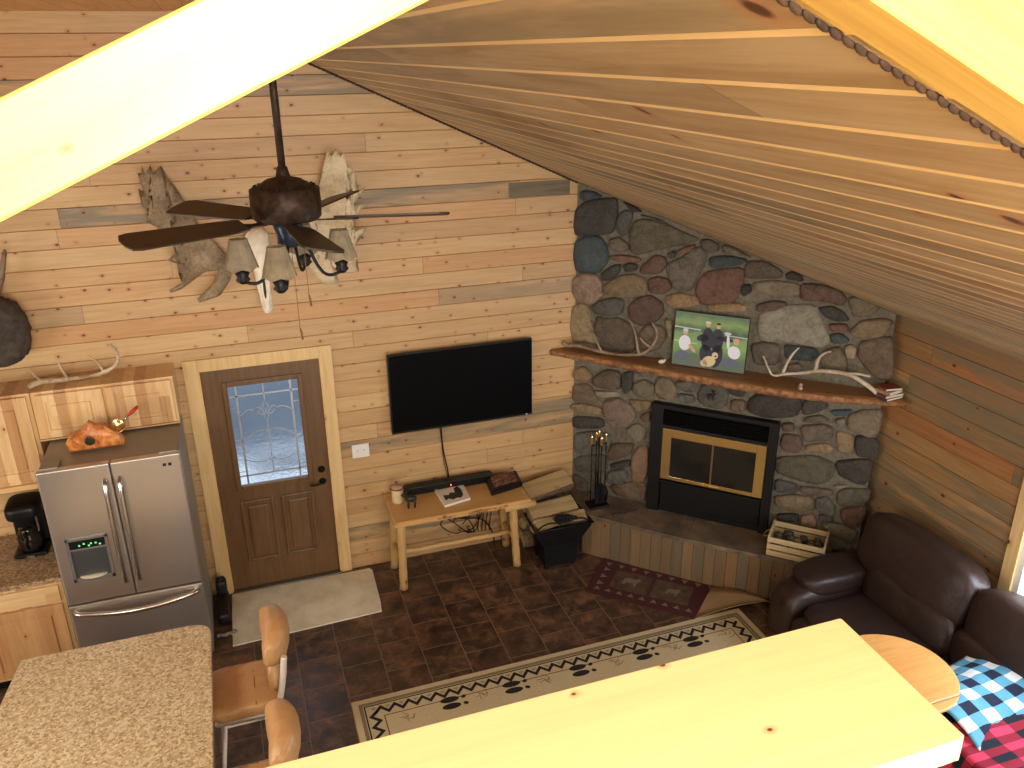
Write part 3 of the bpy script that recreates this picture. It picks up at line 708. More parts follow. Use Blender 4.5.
# hearth
M_hearth_board = wood('weathered_vertical_boards', [(0, L(124, 100, 74)), (.25, L(110, 96, 76)), (.5, L(146, 108, 70)), (.75, L(120, 96, 70)), (1, L(142, 98, 62))], 2, 0, .0945, .27, 5., stain=.22, knots=.3, rough=.6, ends=False)
hr = thing('raised_hearth', 'raised fireplace hearth with stone top and vertical wood board face', 'hearth', FPL, FPR)
fr = lambda s_: .385+.03*math.sin(math.pi*min(1, max(0, (s_-.2)/1.9)))
bm = BM()
N_ = 27; P = []
for i in range(N_):
    a = -.12+i*.0945*1.0; P.append((a, a+.0945))
for a, b in P:
    if a < .26 or b > 2.37: continue
    g = .0015
    box(bm, a+g, b-g, -fr(a+.05)-.0+random.uniform(-.002, .002), -fr(a+.05)+.02, 0, .392, .002)
poly(bm, [(.0, -.02), (.262, -.385), (.30, -.392), (2.36, -.36), (2.36, -.05)], 0, .391)
part('board_facing', bm, M_hearth_board, hr, 'local')
s = NT('hearth_flagstone'); v, p = s.pos(); n1 = s.noise(v, 5, 5, .6, .6)
s.bump(n1, .3, .01); s.fin(s.ramp(n1, [(.35, L(84, 74, 64)), (.52, L(116, 100, 82)), (.68, L(140, 124, 102))]), .28)
slabs = [(.255, .62), (.622, 1.22), (1.222, 1.85), (1.852, 2.38)]
bm = BM()
for a, b in slabs:
    n = 8; pts = [(a+(b-a)*i/n, -(fr(a+(b-a)*i/n)+.025)) for i in range(n+1)]
    if a < .3: back = [(b, -.0), (-.02, -.02)]
    else: back = [(b, 0), (a, 0)]
    poly(bm, pts+back, .392, .43, bev=.004)
part('hearth_slab', bm, s.m, hr, 'local')

# fireplace insert
fi = thing('fireplace_insert', 'black metal fireplace insert with brass-framed glass doors', 'fireplace', (FPL[0]+.7071*1.3, -.7071*1.3, .43), FPR)
def fb(bm, s0, s1, d0, d1, z0, z1, bev=.002, mi=0): box(bm, s0-1.3, s1-1.3, -d1, -d0, z0-.43, z1-.43, bev, mi)
bm = BM(); s0, s1, z0, z1 = .765, 1.842, .432, 1.478
fb(bm, s0, .872, .01, .085, z0, z1); fb(bm, 1.768, s1, .01, .085, z0, z1); fb(bm, .872, 1.768, .01, .085, 1.445, z1); fb(bm, .872, 1.768, .01, .085, 1.262, 1.295); fb(bm, .872, 1.768, .01, .06, z0, .47)
fb(bm, .872, 1.768, .01, .09, .735, .752)
fb(bm, .872, 1.768, .0, .02, .47, 1.45)
part('surround', bm, M_black, fi, 'local')
bm = BM()
for i in range(7):
    zz = 1.305+i*.02
    b = bmesh.new(); box(b, .874-1.3, 1.766-1.3, -.075, -.045, 0, .005); merge(bm, b, Matrix.Translation((0, 0, zz-.43)) @ Matrix.Rotation(.25, 4, 'X'))
part('louver', bm, M_black, fi, 'local')
bm = BM(); fb(bm, .88, 1.76, .02, .066, .475, .732, .004); part('lower_panel', bm, plain('dark_grey_metal', (22, 23, 23), .45, .4), fi, 'local')
bm = BM()
zt, zb_ = 1.258, .765
fb(bm, .874, .955, .06, .078, zb_, zt); fb(bm, 1.685, 1.766, .06, .078, zb_, zt); fb(bm, .955, 1.685, .06, .078, 1.18, zt); fb(bm, .955, 1.685, .06, .078, zb_, .80)
part('brass_frame', bm, M_brass, fi, 'local', label='polished brass door frame')
s = NT('smoked_glass'); s.fin((.012, .011, .01, 1), .08); M_smoke = s.m
for a, b in ((.955, 1.312), (1.328, 1.685)):
    bm = BM(); fb(bm, a, b, .05, .066, .80, 1.18, 0); d_ = part('glass_door', bm, M_smoke, fi, 'local')
bm = BM(); fb(bm, 1.312, 1.328, .05, .074, .80, 1.18); part('centre_bar', bm, plain('aged_brass', (150, 128, 96), .35, .8), fi, 'local')
bm = BM(); fb(bm, 1.25, 1.40, .078, .092, .775, .79); part('door_handle', bm, M_brass, fi, 'local')

# ---------------------------------------------------------------- on the gable wall
t = thing('television', 'large flat black television mounted on the pine gable wall', 'television', (2.095, 0, 1.30))
bm = BM(); box(bm, 1.458, 2.732, -.082, -.045, 1.302, 2.020, .004); part('bezel', bm, M_blackp, t)
bm = BM(); box(bm, 1.468, 2.722, -.0835, -.0815, 1.322, 2.010); part('screen', bm, M_screen, t)
bm = BM(); box(bm, 1.9, 2.3, -.046, -.001, 1.5, 1.8); part('wall_bracket', bm, M_black, t)
bm = BM(); box(bm, 2.67, 2.685, -.0845, -.082, 1.307, 1.316); part('indicator_light', bm, M_white, t)
bm = BM(); tube(bm, smoothpath([(1.90, -.03, 1.31), (1.905, -.02, 1.1), (1.925, -.02, .95), (1.945, -.02, .85), (1.95, -.03, .74)]), .006)
tube(bm, smoothpath([(1.885, -.03, 1.31), (1.90, -.02, 1.15), (1.91, -.02, .93), (1.94, -.02, .8), (1.94, -.03, .74)]), .003)
single('power_cord', bm, M_blackp, 'thin black cord hanging from the television down the wall', 'cord', loc=(1.9, 0, .74))
t = thing('light_switch', 'white double light switch plate on the wall between door and television', 'light switch', (1.188, 0, 1.1))
bm = BM(); box(bm, 1.115, 1.262, -.007, 0, 1.10, 1.225, .003); part('plate', bm, M_white, t)
for x_ in (1.16, 1.216):
    bm = BM(); box(bm, x_-.006, x_+.006, -.02, -.006, 1.15, 1.175, .002); part('toggle', bm, M_white, t)

# moose rack: skull and two palmate antlers
M_bone = plain('bleached_bone', (236, 226, 204), .6, nz=.12, nscale=14, bump=.25)
def antler_mat(name, a, b):
    s = NT(name); v, p = s.pos(); n1 = s.noise(v, 5, 4); n2 = s.noise(v, 50, 3)
    s.bump(s.m1('ADD', n1, n2), .4, .008)
    return s.fin(s.mix(s.rng(s.m1('ADD', s.m1('MULTIPLY', n1, .7), s.m1('MULTIPLY', n2, .3)), .38, .62), L(*a), L(*b)), .6)
M_palm = antler_mat('moose_antler', (98, 76, 50), (164, 142, 108))
M_palml = antler_mat('moose_antler_pale', (170, 146, 108), (214, 198, 164))
M_ant = antler_mat('weathered_antler', (92, 72, 52), (160, 140, 112))
ML = [(-0.144, 3.641), (-0.13, 3.585), (-0.091, 3.641), (-0.079, 3.593), (-0.022, 3.635), (0.002, 3.562), (0.044, 3.487), (0.091, 3.387), (0.161, 3.216), (0.227, 3.118), (0.349, 2.935), (.46, 2.93), (.46, 2.87), (0.345, 2.85), (0.325, 2.787), (0.241, 2.679), (0.206, 2.728), (0.088, 2.641), (0.075, 2.666), (0.195, 2.764), (0.25, 2.865), (0.16, 2.865), (0.071, 2.812), (-0.017, 2.759), (-0.101, 2.737), (-0.101, 2.758), (-0.01, 2.805), (0.09, 2.883), (-0.022, 2.887), (0.055, 2.921), (0.051, 2.953), (-0.005, 3.001), (-0.08, 2.978), (-0.016, 3.036), (-0.054, 3.149), (-0.112, 3.22), (-0.174, 3.265), (-0.124, 3.27), (-0.186, 3.38), (-0.137, 3.328), (-0.157, 3.419), (-0.191, 3.488), (-0.158, 3.459), (-0.15, 3.531), (-0.177, 3.595), (-0.157, 3.579)]
MR = [(1.114, 3.699), (1.134, 3.636), (1.172, 3.697), (1.197, 3.633), (1.226, 3.674), (1.243, 3.568), (1.288, 3.54), (1.29, 3.437), (1.32, 3.384), (1.367, 3.412), (1.317, 3.345), (1.267, 3.283), (1.357, 3.29), (1.279, 3.203), (1.18, 3.13), (1.203, 3.088), (1.357, 3.112), (1.323, 3.079), (1.174, 3.064), (1.068, 3.059), (1.036, 2.994), (1.156, 2.848), (1.266, 2.777), (1.176, 2.769), (1.022, 2.846), (0.98, 2.823), (1.038, 2.729), (1.116, 2.694), (1.008, 2.69), (0.888, 2.817), (0.794, 2.88), (0.66, 2.89), (0.66, 2.95), (0.78, 2.97), (0.826, 3.104), (0.957, 3.251), (1.03, 3.427), (1.077, 3.576)]
def palm(P, cx, depth):
    from mathutils.geometry import tessellate_polygon
    bm = BM(); b = bmesh.new()
    A = [b.verts.new((x, 0, z)) for x, z in P]; f = b.faces.new(A)
    bmesh.ops.triangulate(b, faces=b.faces[:])
    for _ in range(3):
        Lg = [e for e in b.edges if e.calc_length() > .06]
        if Lg: bmesh.ops.subdivide_edges(b, edges=Lg, cuts=1, use_grid_fill=False); bmesh.ops.triangulate(b, faces=[f for f in b.faces if len(f.verts) > 3])
    fr_, bk = {}, {}
    for v in b.verts:
        x, z = v.co.x, v.co.z; out = abs(x-cx); bd = 1. if v.is_boundary else 0.
        y = -.10-depth*min(1, out/.7)**1.4+.035*noise.noise(Vector((x*5, z*5, 1)))
        th = .007 if bd else .014
        fr_[v] = bm.verts.new((x, y-th, z)); bk[v] = bm.verts.new((x, y+th, z))
    for f in b.faces:
        bm.faces.new([fr_[v] for v in f.verts]).smooth = True; bm.faces.new([bk[v] for v in reversed(f.verts)]).smooth = True
    for e in b.edges:
        if e.is_boundary: bm.faces.new((fr_[e.verts[0]], fr_[e.verts[1]], bk[e.verts[1]], bk[e.verts[0]]))
    b.free(); bmesh.ops.recalc_face_normals(bm, faces=bm.faces); return bm
t = thing('moose_antler_mount', 'moose skull with two broad palmate antlers mounted high on the gable wall behind the fan', 'antler mount', (.56, 0, 2.9))
part('antler', palm(ML, .56, .10), M_palm, t, label='brown palmate antler left of the skull')
part('antler', palm(MR, .56, .10), M_palml, t, label='pale palmate antler right of the skull')
bm = BM()
sk = [((.555, -.09, 3.15), .045, .05), ((.552, -.12, 3.10), .085, .075), ((.545, -.14, 3.02), .088, .08), ((.548, -.16, 2.95), .078, .07), ((.552, -.18, 2.85), .055, .055), ((.556, -.20, 2.74), .042, .045), ((.56, -.21, 2.64), .046, .04), ((.562, -.215, 2.57), .042, .03), ((.563, -.215, 2.53), .024, .018)]
rings = []
for (c, rx, ry) in sk: rings.append([bm.verts.new((c[0]+rx*math.cos(a), c[1]+ry*math.sin(a), c[2])) for a in [2*math.pi*k/20 for k in range(20)]])
for A, B in zip(rings, rings[1:]):
    for k in range(20): bm.faces.new((A[k], A[(k+1) % 20], B[(k+1) % 20], B[k])).smooth = True
bm.faces.new(rings[0]); bm.faces.new(rings[-1])
for sx in (-1, 1): blob(bm, (.548+sx*.07, -.12, 2.98), (.035, .05, .045), 2.2)
for sx in (-1, 1): tube(bm, [(.552+sx*.05, -.17, 2.88), (.552+sx*.03, -.235, 2.72), (.556+sx*.016, -.242, 2.56)], [.012, .016, .008])
bmesh.ops.recalc_face_normals(bm, faces=bm.faces)
for sx in (-1, 1): blob(bm, (.548+sx*.066, -.155, 2.985), (.02, .02, .024), 2.2, mi=1)
blob(bm, (.556, -.243, 2.72), (.01, .01, .09), 2.2, mi=1)
part('skull', bm, [M_bone, plain('dark_cavity', (60, 48, 38), .9)], t)

# partly seen mount at the left edge: dark rounded cape and one antler
t = thing('wall_mount', 'dark grey rounded hide mount with an antler, cut off at the left edge', 'animal mount', (-1.32, 0, 2.55))
bm = BM(); blob(bm, (-1.30, -.13, 2.56), (.245, .125, .25), 2.6, nz=.08, nf=6)
part('hide_cape', bm, plain('dark_grey_hide', (66, 58, 50), .9, nz=.35, nscale=18, bump=.9), t)
bm = BM(); tube(bm, smoothpath([(-1.30, -.14, 2.72), (-1.20, -.16, 2.86), (-1.14, -.15, 2.98), (-1.09, -.13, 3.13)]), taper(13, .06, .006))
part('antler', bm, M_ant, t)

# ---------------------------------------------------------------- kitchen
def panel_door(x0, x1, z0, z1, y, t, mi=M_knotty):
    """raised-panel door whose front is at y, as a part with a raised centre"""
    bm = BM(); w_ = .058
    box(bm, x0, x0+w_, y, y+.02, z0, z1, .003); box(bm, x1-w_, x1, y, y+.02, z0, z1, .003)
    box(bm, x0+w_, x1-w_, y, y+.02, z0, z0+w_, .003); box(bm, x0+w_, x1-w_, y, y+.02, z1-w_, z1, .003)
    box(bm, x0+w_, x1-w_, y+.01, y+.018, z0+w_, z1-w_); box(bm, x0+w_+.03, x1-w_-.03, y+.003, y+.012, z0+w_+.03, z1-w_-.03, .006)
    return part('door', bm, mi, t)
t = thing('wall_cabinet', 'short hickory two-door wall cabinet above the refrigerator', 'cabinet', (-.64, 0, 1.78), group=None)
bm = BM(); box(bm, -1.112, -.172, -.31, -.002, 1.79, 2.15, .002); part('body', bm, M_knotty, t)
panel_door(-1.085, -.652, 1.80, 2.13, -.332, t); panel_door(-.632, -.19, 1.80, 2.13, -.332, t)
bm = BM(); box(bm, -1.112, -.172, -.325, -.002, 1.78, 1.79, .001); part('bottom_edge', bm, M_knottyx, t)
t = thing('wall_cabinet', 'tall hickory wall cabinet above the coffee maker', 'cabinet', (-1.5, 0, 1.45))
bm = BM(); box(bm, -2.1, -1.116, -.31, -.002, 1.46, 2.15, .002); part('body', bm, M_knotty, t)
panel_door(-1.60, -1.14, 1.50, 2.13, -.332, t); panel_door(-2.08, -1.62, 1.50, 2.13, -.332, t)
bm = BM(); box(bm, -2.1, -1.116, -.335, -.002, 1.42, 1.46, .002); part('light_rail', bm, M_knottyx, t)
t = thing('base_cabinet', 'hickory base cabinet with drawer and door left of the refrigerator', 'cabinet', (-1.6, -.4, 0))
bm = BM(); box(bm, -2.2, -1.10, -.72, -.002, .1, .87, .002); part('body', bm, M_knotty, t)
bm = BM(); box(bm, -2.2, -1.10, -.66, -.002, 0, .1); part('toe_kick', bm, M_blackp, t)
bm = BM(); box(bm, -1.66, -1.125, -.742, -.72, .70, .835, .004); part('drawer', bm, M_knottyx, t)
bm = BM(); box(bm, -2.19, -1.68, -.742, -.72, .70, .835, .004); part('drawer', bm, M_knottyx, t)
M_knotty2 = wood('hickory_dark', [(0, L(196, 130, 80)), (.5, L(206, 146, 94)), (1, L(176, 108, 64))], 2, 0, .11, .3, 3., stain=0, knots=.25, rough=.35, ends=False)
panel_door(-1.66, -1.125, .13, .68, -.742, t, M_knotty2); panel_door(-2.19, -1.68, .13, .68, -.742, t, M_knotty2)
def counter_mat(name, stops):
    s = NT(name); v, p = s.pos(); vo = s.n('ShaderNodeTexVoronoi'); vo.inputs['Scale'].default_value = 78; s.put(vo.inputs['Vector'], v)
    sc = s.n('ShaderNodeSeparateColor'); s.t.links.new(vo.outputs['Color'], sc.inputs[0])
    n1 = s.noise(v, 30, 4, .7)
    return s.fin(s.ramp(s.m1('ADD', s.m1('MULTIPLY', sc.outputs[0], .65), s.m1('MULTIPLY', n1, .35)), stops), .3)
M_ctr = counter_mat('speckled_laminate', [(.1, L(92, 72, 50)), (.35, L(138, 112, 82)), (.6, L(166, 138, 104)), (.9, L(200, 176, 140))])
bm = BM(); box(bm, -2.2, -1.085, -.765, -.002, .872, .91, .006)
single('countertop', bm, M_ctr, 'speckled brown laminate countertop under the coffee maker', 'countertop', loc=(-1.6, -.38, .872))
# refrigerator
s = NT('brushed_stainless'); v, p = s.pos()
n1 = s.noise(s.comb(s.m1('MULTIPLY', p[0], 3.), s.m1('MULTIPLY', p[1], 3.), s.m1('MULTIPLY', p[2], 260.)), 1., 2)
M_steel = s.fin(L(200, 192, 182), s.rng(n1, .3, .7, .28, .34), .86)
M_steelh = plain('satin_handle', (200, 194, 184), .25, 1.)
M_fgrey = plain('fridge_case_grey', (150, 144, 132), .5, .2)
t = thing('refrigerator', 'stainless steel french-door refrigerator with water dispenser and bottom freezer', 'refrigerator', (-.615, -.5, 0))
fx0, fx1, fy = -1.065, -.163, -.862
bm = BM(); box(bm, fx0+.008, fx1-.008, -.80, -.10, .03, 1.765, .006); part('case', bm, M_fgrey, t)
bm = BM(); box(bm, fx0+.05, fx1-.05, -.76, -.15, 0, .03); part('base_grille', bm, M_blackp, t)
bm = BM(); box(bm, fx0, -.618, fy, -.805, .722, 1.78, .012, seg=3)
part('door', bm, M_steel, t)
bm = BM(); box(bm, -.610, fx1, fy, -.805, .722, 1.78, .012, seg=3); part('door', bm, M_steel, t)
bm = BM(); box(bm, fx0, fx1, fy, -.805, .07, .708, .012, seg=3); dr = part('freezer_drawer', bm, M_steel, t)
for x_ in (-.66, -.568):
    bm = BM(); tube(bm, smoothpath([(x_, fy+.0, 1.66), (x_, fy-.05, 1.63), (x_, fy-.062, 1.3), (x_, fy-.05, .87), (x_, fy+.0, .84)], 3), .017, 12); part('handle', bm, M_steelh, t)
bm = BM(); tube(bm, smoothpath([(-1.03, fy, .66), (-1.0, fy-.04, .655), (-.615, fy-.085, .625), (-.23, fy-.04, .655), (-.20, fy, .66)], 3), .018, 12); part('handle', bm, M_steelh, t)
bm = BM(); box(bm, fx0+.02, -.93, -.83, -.70, 1.768, 1.79, .004); part('hinge_cover', bm, M_fgrey, t)
bm = BM(); box(bm, -.30, fx1-.02, -.83, -.70, 1.768, 1.79, .004); part('hinge_cover', bm, M_fgrey, t)
bm = BM(); dx0, dx1, dz0, dz1 = -.988, -.718, .905, 1.252
for q in ((dx0, dx0+.022, dz0, dz1), (dx1-.022, dx1, dz0, dz1), (dx0, dx1, dz1-.02, dz1), (dx0, dx1, dz0, dz0+.03)): box(bm, q[0], q[1], fy-.012, fy+.002, q[2], q[3], .003)
box(bm, dx0+.02, dx1-.02, fy-.012, fy+.002, 1.155, 1.17, .002)
dp = part('dispenser', bm, plain('dispenser_grey', (120, 118, 112), .35, .4), t)
def dsub(nm, bm, m): xf(bm.verts, t.matrix_basis.inverted()); return sub(nm, bm, m, dp)
bm = BM(); box(bm, dx0+.02, dx1-.02, fy-.009, fy-.001, 1.17, 1.235); dsub('display', bm, M_blackp)
bm = BM(); box(bm, dx0+.02, dx1-.02, fy-.002, fy+.0, dz0+.03, 1.155); dsub('recess', bm, plain('recess_grey', (84, 86, 88), .3, .5))
bm = BM(); lathe(bm, [(0, 0), (.085, 0), (.09, .01), (.0, .012)], 24, M=Matrix.Translation((-.853, fy-.005, dz0+.033)) @ Matrix.Diagonal((1, .45, 1, 1))); dsub('drip_tray', bm, plain('tray', (196, 186, 160), .3))
s = NT('green_led'); s.fin((0, 0, 0, 1)); s.b.inputs['Emission Color'].default_value = (.2, 1, .25, 1); s.b.inputs['Emission Strength'].default_value = 1.2
bm = BM()
for x_ in (-.91, -.88, -.85, -.835, -.805, -.78): box(bm, x_, x_+.012, fy-.0105, fy-.0085, 1.19+.012*math.sin(x_*90), 1.202+.012*math.sin(x_*90))
dsub('led_digit', bm, s.m)
bm = BM()
for x_ in (-.285, -.250):
    bm = BM(); box(bm, x_, x_+.022, fy-.002, fy+.001, 1.695, 1.717, .001); part('badge', bm, M_black, t)
# burl clock and dipper on the refrigerator
s = NT('polished_burl'); v, p = s.pos(); n1 = s.noise(v, 9, 5, .6, 1.5)
M_burl = s.fin(s.ramp(n1, [(.3, L(120, 62, 28)), (.48, L(196, 116, 56)), (.62, L(222, 156, 88)), (.8, L(170, 90, 40))]), .25)
t = thing('burl_clock', 'glossy orange burl wood clock standing on the refrigerator', 'clock', (-.70, -.56, 1.78))
bm = BM(); BL = [(-.19, 0), (-.2, .07), (-.17, .12), (-.1, .14), (-.04, .20), (0, .17), (.05, .17), (.09, .14), (.13, .10), (.17, .03), (.16, 0)]
poly(bm, [(x, z) for x, z in BL], -.045, .045, bev=.016)
for vv in bm.verts:
    q = Vector((vv.co.x, vv.co.z, vv.co.y)); q.y += .02*noise.noise(q*14); vv.co = q
part('burl_slab', bm, M_burl, t, 'local')
bm = BM(); lathe(bm, [(0, 0), (.033, 0), (.033, .006), (.026, .008), (0, .008)], 24, M=Matrix.Translation((-.045, -.05, .075)) @ Matrix.Rotation(math.pi/2, 4, 'X')); part('clock_face', bm, plain('clock_dark', (40, 44, 30), .2), t, 'local')
t = thing('ladle', 'small brass pan with a red handle leaning on the burl clock', 'pan', (-.56, -.50, 1.80))
Mr = Matrix.Translation((0, -.04, .10)) @ Matrix.Rotation(.9, 4, 'X')
bm = BM(); lathe(bm, [(0, 0), (.035, .002), (.048, .02), (.05, .034), (.046, .034), (.033, .008), (0, .006)], 24, M=Mr); part('bowl', bm, M_brass, t, 'local')
bm = BM(); tube(bm, [(.03, -.03, .13), (.075, -.02, .17)], .006); part('neck', bm, M_steelh, t, 'local')
bm = BM(); tube(bm, [(.075, -.02, .17), (.10, -.018, .19), (.145, -.01, .225)], [.008, .014, .012]); part('grip', bm, plain('red_plastic', (196, 44, 30), .35), t, 'local')
# antler on the wall cabinets
M_cant = antler_mat('shed_antler', (150, 124, 92), (220, 206, 178))
AB = [(-1.129, 2.165), (-1.089, 2.18), (-1.041, 2.19), (-0.955, 2.175), (-0.867, 2.168), (-0.712, 2.17), (-0.627, 2.195), (-0.557, 2.235), (-0.523, 2.285), (-0.518, 2.352), (-0.553, 2.406)]
bm = BM(); P = smoothpath([(x, -.2+.05*math.sin(x*6), z) for x, z in AB]); tube(bm, P, taper(len(P), .024, .006, 1.3), 10, rough=.12)
for T, r in (([(-1.041, 2.19), (-1.07, 2.25), (-1.089, 2.327)], .013), ([(-0.881, 2.17), (-0.902, 2.258), (-0.914, 2.366)], .014), ([(-0.64, 2.19), (-0.656, 2.279), (-0.712, 2.349)], .012)):
    P = smoothpath([(x, -.2+.05*math.sin(x*6)-.03*i, z) for i, (x, z) in enumerate(T)]); tube(bm, P, taper(len(P), r, .003), 8)
single('antler', bm, M_cant, 'pale branching antler lying on top of the cabinet above the refrigerator', 'antler', 'loose shed antlers', (-.83, -.2, 2.15), smooth=True)
# coffee maker
t = thing('coffee_maker', 'black drip coffee maker with glass carafe on the countertop', 'coffee maker', (-1.33, -.28, .91))
bm = BM(); box(bm, -1.445, -1.215, -.42, -.13, .91, .945, .02, seg=3); part('base', bm, M_blackp, t)
bm = BM(); box(bm, -1.44, -1.22, -.24, -.13, .945, 1.22, .015, seg=3); part('water_tank', bm, M_blackp, t)
bm = BM(); blob(bm, (-1.33, -.265, 1.26), (.118, .145, .065), 4); part('brew_head', bm, M_blackp, t)
bm = BM(); lathe(bm, [(0, .95), (.07, .95), (.078, .97), (.078, 1.06), (.055, 1.11), (.058, 1.125), (0, 1.125)], 24, -1.33, -.335); ca = part('carafe', bm, plain('dark_carafe', (26, 20, 18), .05), t)
bm = BM(); tube(bm, smoothpath([(-1.33, -.39, 1.11), (-1.33, -.45, 1.10), (-1.33, -.455, 1.02), (-1.33, -.41, .98)]), .009); xf(bm.verts, t.matrix_basis.inverted()); sub('carafe_handle', bm, M_blackp, ca)
bm = BM(); box(bm, -1.355, -1.305, -.4245, -.4195, .918, .932); part('badge', bm, M_steelh, t)
bm = BM(); box(bm, -1.243, -1.232, -.412, -.40, 1.12, 1.24) ; part('water_gauge', bm, M_steelh, t)
# island
M_isl = counter_mat('speckled_island_laminate', [(.1, L(140, 112, 80)), (.3, L(186, 160, 122)), (.6, L(212, 190, 152)), (.9, L(236, 222, 190))])
t = thing('kitchen_island', 'kitchen island with speckled tan laminate top in the lower left', 'kitchen island', (-.64, -2.6, 0))
bm = BM()
poly(bm, [(-1.19, -1.645), (-.22, -1.645), (-.175, -1.652), (-.13, -1.672), (-.1, -1.705), (-.085, -1.76), (-.085, -3.5), (-1.31, -3.5), (-1.24, -2.12)], .872, .91, bev=.004); part('worktop', bm, M_isl, t)
bm = BM(); box(bm, -1.15, -.42, -3.45, -1.72, .09, .872, .003); part('body', bm, M_knotty, t)
bm = BM(); box(bm, -1.12, -.45, -3.42, -1.76, 0, .09); part('toe_kick', bm, M_blackp, t)

# bar stools
s = NT('tan_leather'); v, p = s.pos(); n1 = s.noise(v, 18, 4, .6, .8); s.bump(n1, .5, .01); M_tan = s.fin(s.mix(n1, L(186, 138, 88), L(212, 166, 114)), .38)
def stool(loc, label):
    t = thing('bar_stool', label, 'bar stool', loc, 0, 'leather bar stools at the island')
    bm = BM(); blob(bm, (-.02, 0, .645), (.215, .215, .05), 6, nz=.04, nf=5); st = part('seat', bm, M_tan, t, 'local')
    bm = BM(); tube(bm, [(.04, -.205, .688), (.04, 0, .695), (.04, .205, .688)], .003, 6); sub('seam', bm, plain('dark_stitch', (96, 56, 30), .8), st)
    bm = BM()
    b = bmesh.new(); blob(b, (0, 0, 0), (.082, .225, .13), 2.6, nz=.05, nf=5, seed=3)
    for v in b.verts: v.co.x += -.9*v.co.y**2+.10*(v.co.z)
    merge(bm, b, Matrix.Translation((.205, 0, 1.015))); part('back_cushion', bm, M_tan, t, 'local')
    bm = BM(); b = bmesh.new(); blob(b, (0, 0, 0), (.062, .185, .13), 2.6, nz=.05, nf=5, seed=9)
    for v in b.verts: v.co.x += -.9*v.co.y**2
    merge(bm, b, Matrix.Translation((.185, 0, .80))); part('lumbar_cushion', bm, M_tan, t, 'local')
    for sg in (-1, 1):
        bm = BM(); tube(bm, smoothpath([(.10, sg*.19, .60), (.17, sg*.215, .66), (.205, sg*.225, .80), (.235, sg*.215, 1.0)]), .019, 8); part('back_post', bm, M_cream, t, 'local')
    bm = BM()
    tube(bm, [(-.2, -.19, .585), (.16, -.19, .585), (.16, .19, .585), (-.2, .19, .585), (-.2, -.19, .585)], .013, 8)
    part('seat_frame', bm, M_cream, t, 'local')
    for sx in (-1, 1):
        for sy in (-1, 1):
            bm = BM(); tube(bm, [(-.02+sx*.13, sy*.13, .585), (-.02+sx*.22, sy*.22, 0)], .014, 8); part('leg', bm, M_cream, t, 'local')
    bm = BM(); q = .188; tube(bm, [(-.02-q, -q, .22), (-.02+q, -q, .22), (-.02+q, q, .22), (-.02-q, q, .22), (-.02-q, -q, .22)], .010, 8); part('foot_rest', bm, M_cream, t, 'local')
    return t
stool((.10, -2.06, 0), 'tan leather bar stool at the island, the one nearer the entrance door')
stool((.08, -2.93, 0), 'tan leather bar stool at the island, partly hidden by the loft railing')

# ---------------------------------------------------------------- floor coverings
s = NT('cream_mat'); v, p = s.pos(); n1 = s.noise(v, 4, 4, .6); s.bump(s.noise(v, 300, 2), .2, .002); M_mat = s.fin(s.mix(s.rng(n1, .4, .6), L(214, 206, 178), L(232, 226, 204)), .95)
bm = BM(); poly(bm, [(-.02, -.055), (1.17, -.06), (1.19, -.1), (1.17, -.60), (1.155, -.715), (.6, -.735), (-.035, -.755), (-.03, -.4)], .001, .014, bev=.003)
single('door_mat', bm, M_mat, 'cream floor mat in front of the entrance door', 'mat', loc=(.57, -.4, 0))
M_rugb = plain('rug_beige', (206, 190, 150), .95, nz=.1, nscale=200, bump=.3)
M_rugo = plain('rug_olive_edge', (140, 124, 92), .95, nz=.1, nscale=200)
M_rugk = plain('rug_black', (36, 28, 28), .95)
M_rugr = plain('rug_brown_line', (120, 76, 44), .95)
t = thing('area_rug', 'long beige area rug with black zigzag border and hoof prints', 'rug', (2.35, -2.5, 0))
rx0, rx1, ry0, ry1 = .745, 3.965, -3.30, -1.69
RUG = BM(); box(RUG, rx0, rx1, ry0, ry1, .001, .012, .003)
def rect(i): return [(rx0+i, ry0+i), (rx1-i, ry0+i), (rx1-i, ry1-i), (rx0+i, ry1-i)]
def zig(x0, y0, x1, y1, n, a):
    out = []; d = Vector((x1-x0, y1-y0)); m = Vector((-d.y, d.x)).normalized()*a
    for i in range(2*n+1):
        q = Vector((x0, y0))+d*(i/(2*n))+(m if i % 2 else -m); out.append((q.x, q.y))
    return out
bm = BM(); ribbon(bm, rect(.058), .026, .0128, True); merge(RUG, bm, None, 1)
bm = BM(); ribbon(bm, rect(.082), .010, .0132, True)
i_ = .142
for a in ((rx0+i_, ry1-i_, rx1-i_, ry1-i_, 29), (rx0+i_, ry0+i_, rx1-i_, ry0+i_, 29), (rx0+i_, ry0+i_, rx0+i_, ry1-i_, 13), (rx1-i_, ry0+i_, rx1-i_, ry1-i_, 13)):
    ribbon(bm, zig(a[0], a[1], a[2], a[3], a[4], .028), .024, .0134)
merge(RUG, bm, None, 2)
bm = BM()
for sgn_y, a in ((1, (rx0+i_, ry1-i_+.028, rx1-i_, 29)),):
    n = a[3]; st_ = (a[2]-a[0])/n
    for k in range(n):
        xx = a[0]+st_*k
        for yy in (ry1-i_,):
            f = bm.faces.new([bm.verts.new((xx-.022, yy+.036, .0131)), bm.verts.new((xx+.022, yy+.036, .0131)), bm.verts.new((xx, yy-.0+.004, .0131))])
merge(RUG, bm, None, 3)
bm = BM(); ribbon(bm, rect(.205), .008, .0130, True); merge(RUG, bm, None, 4)
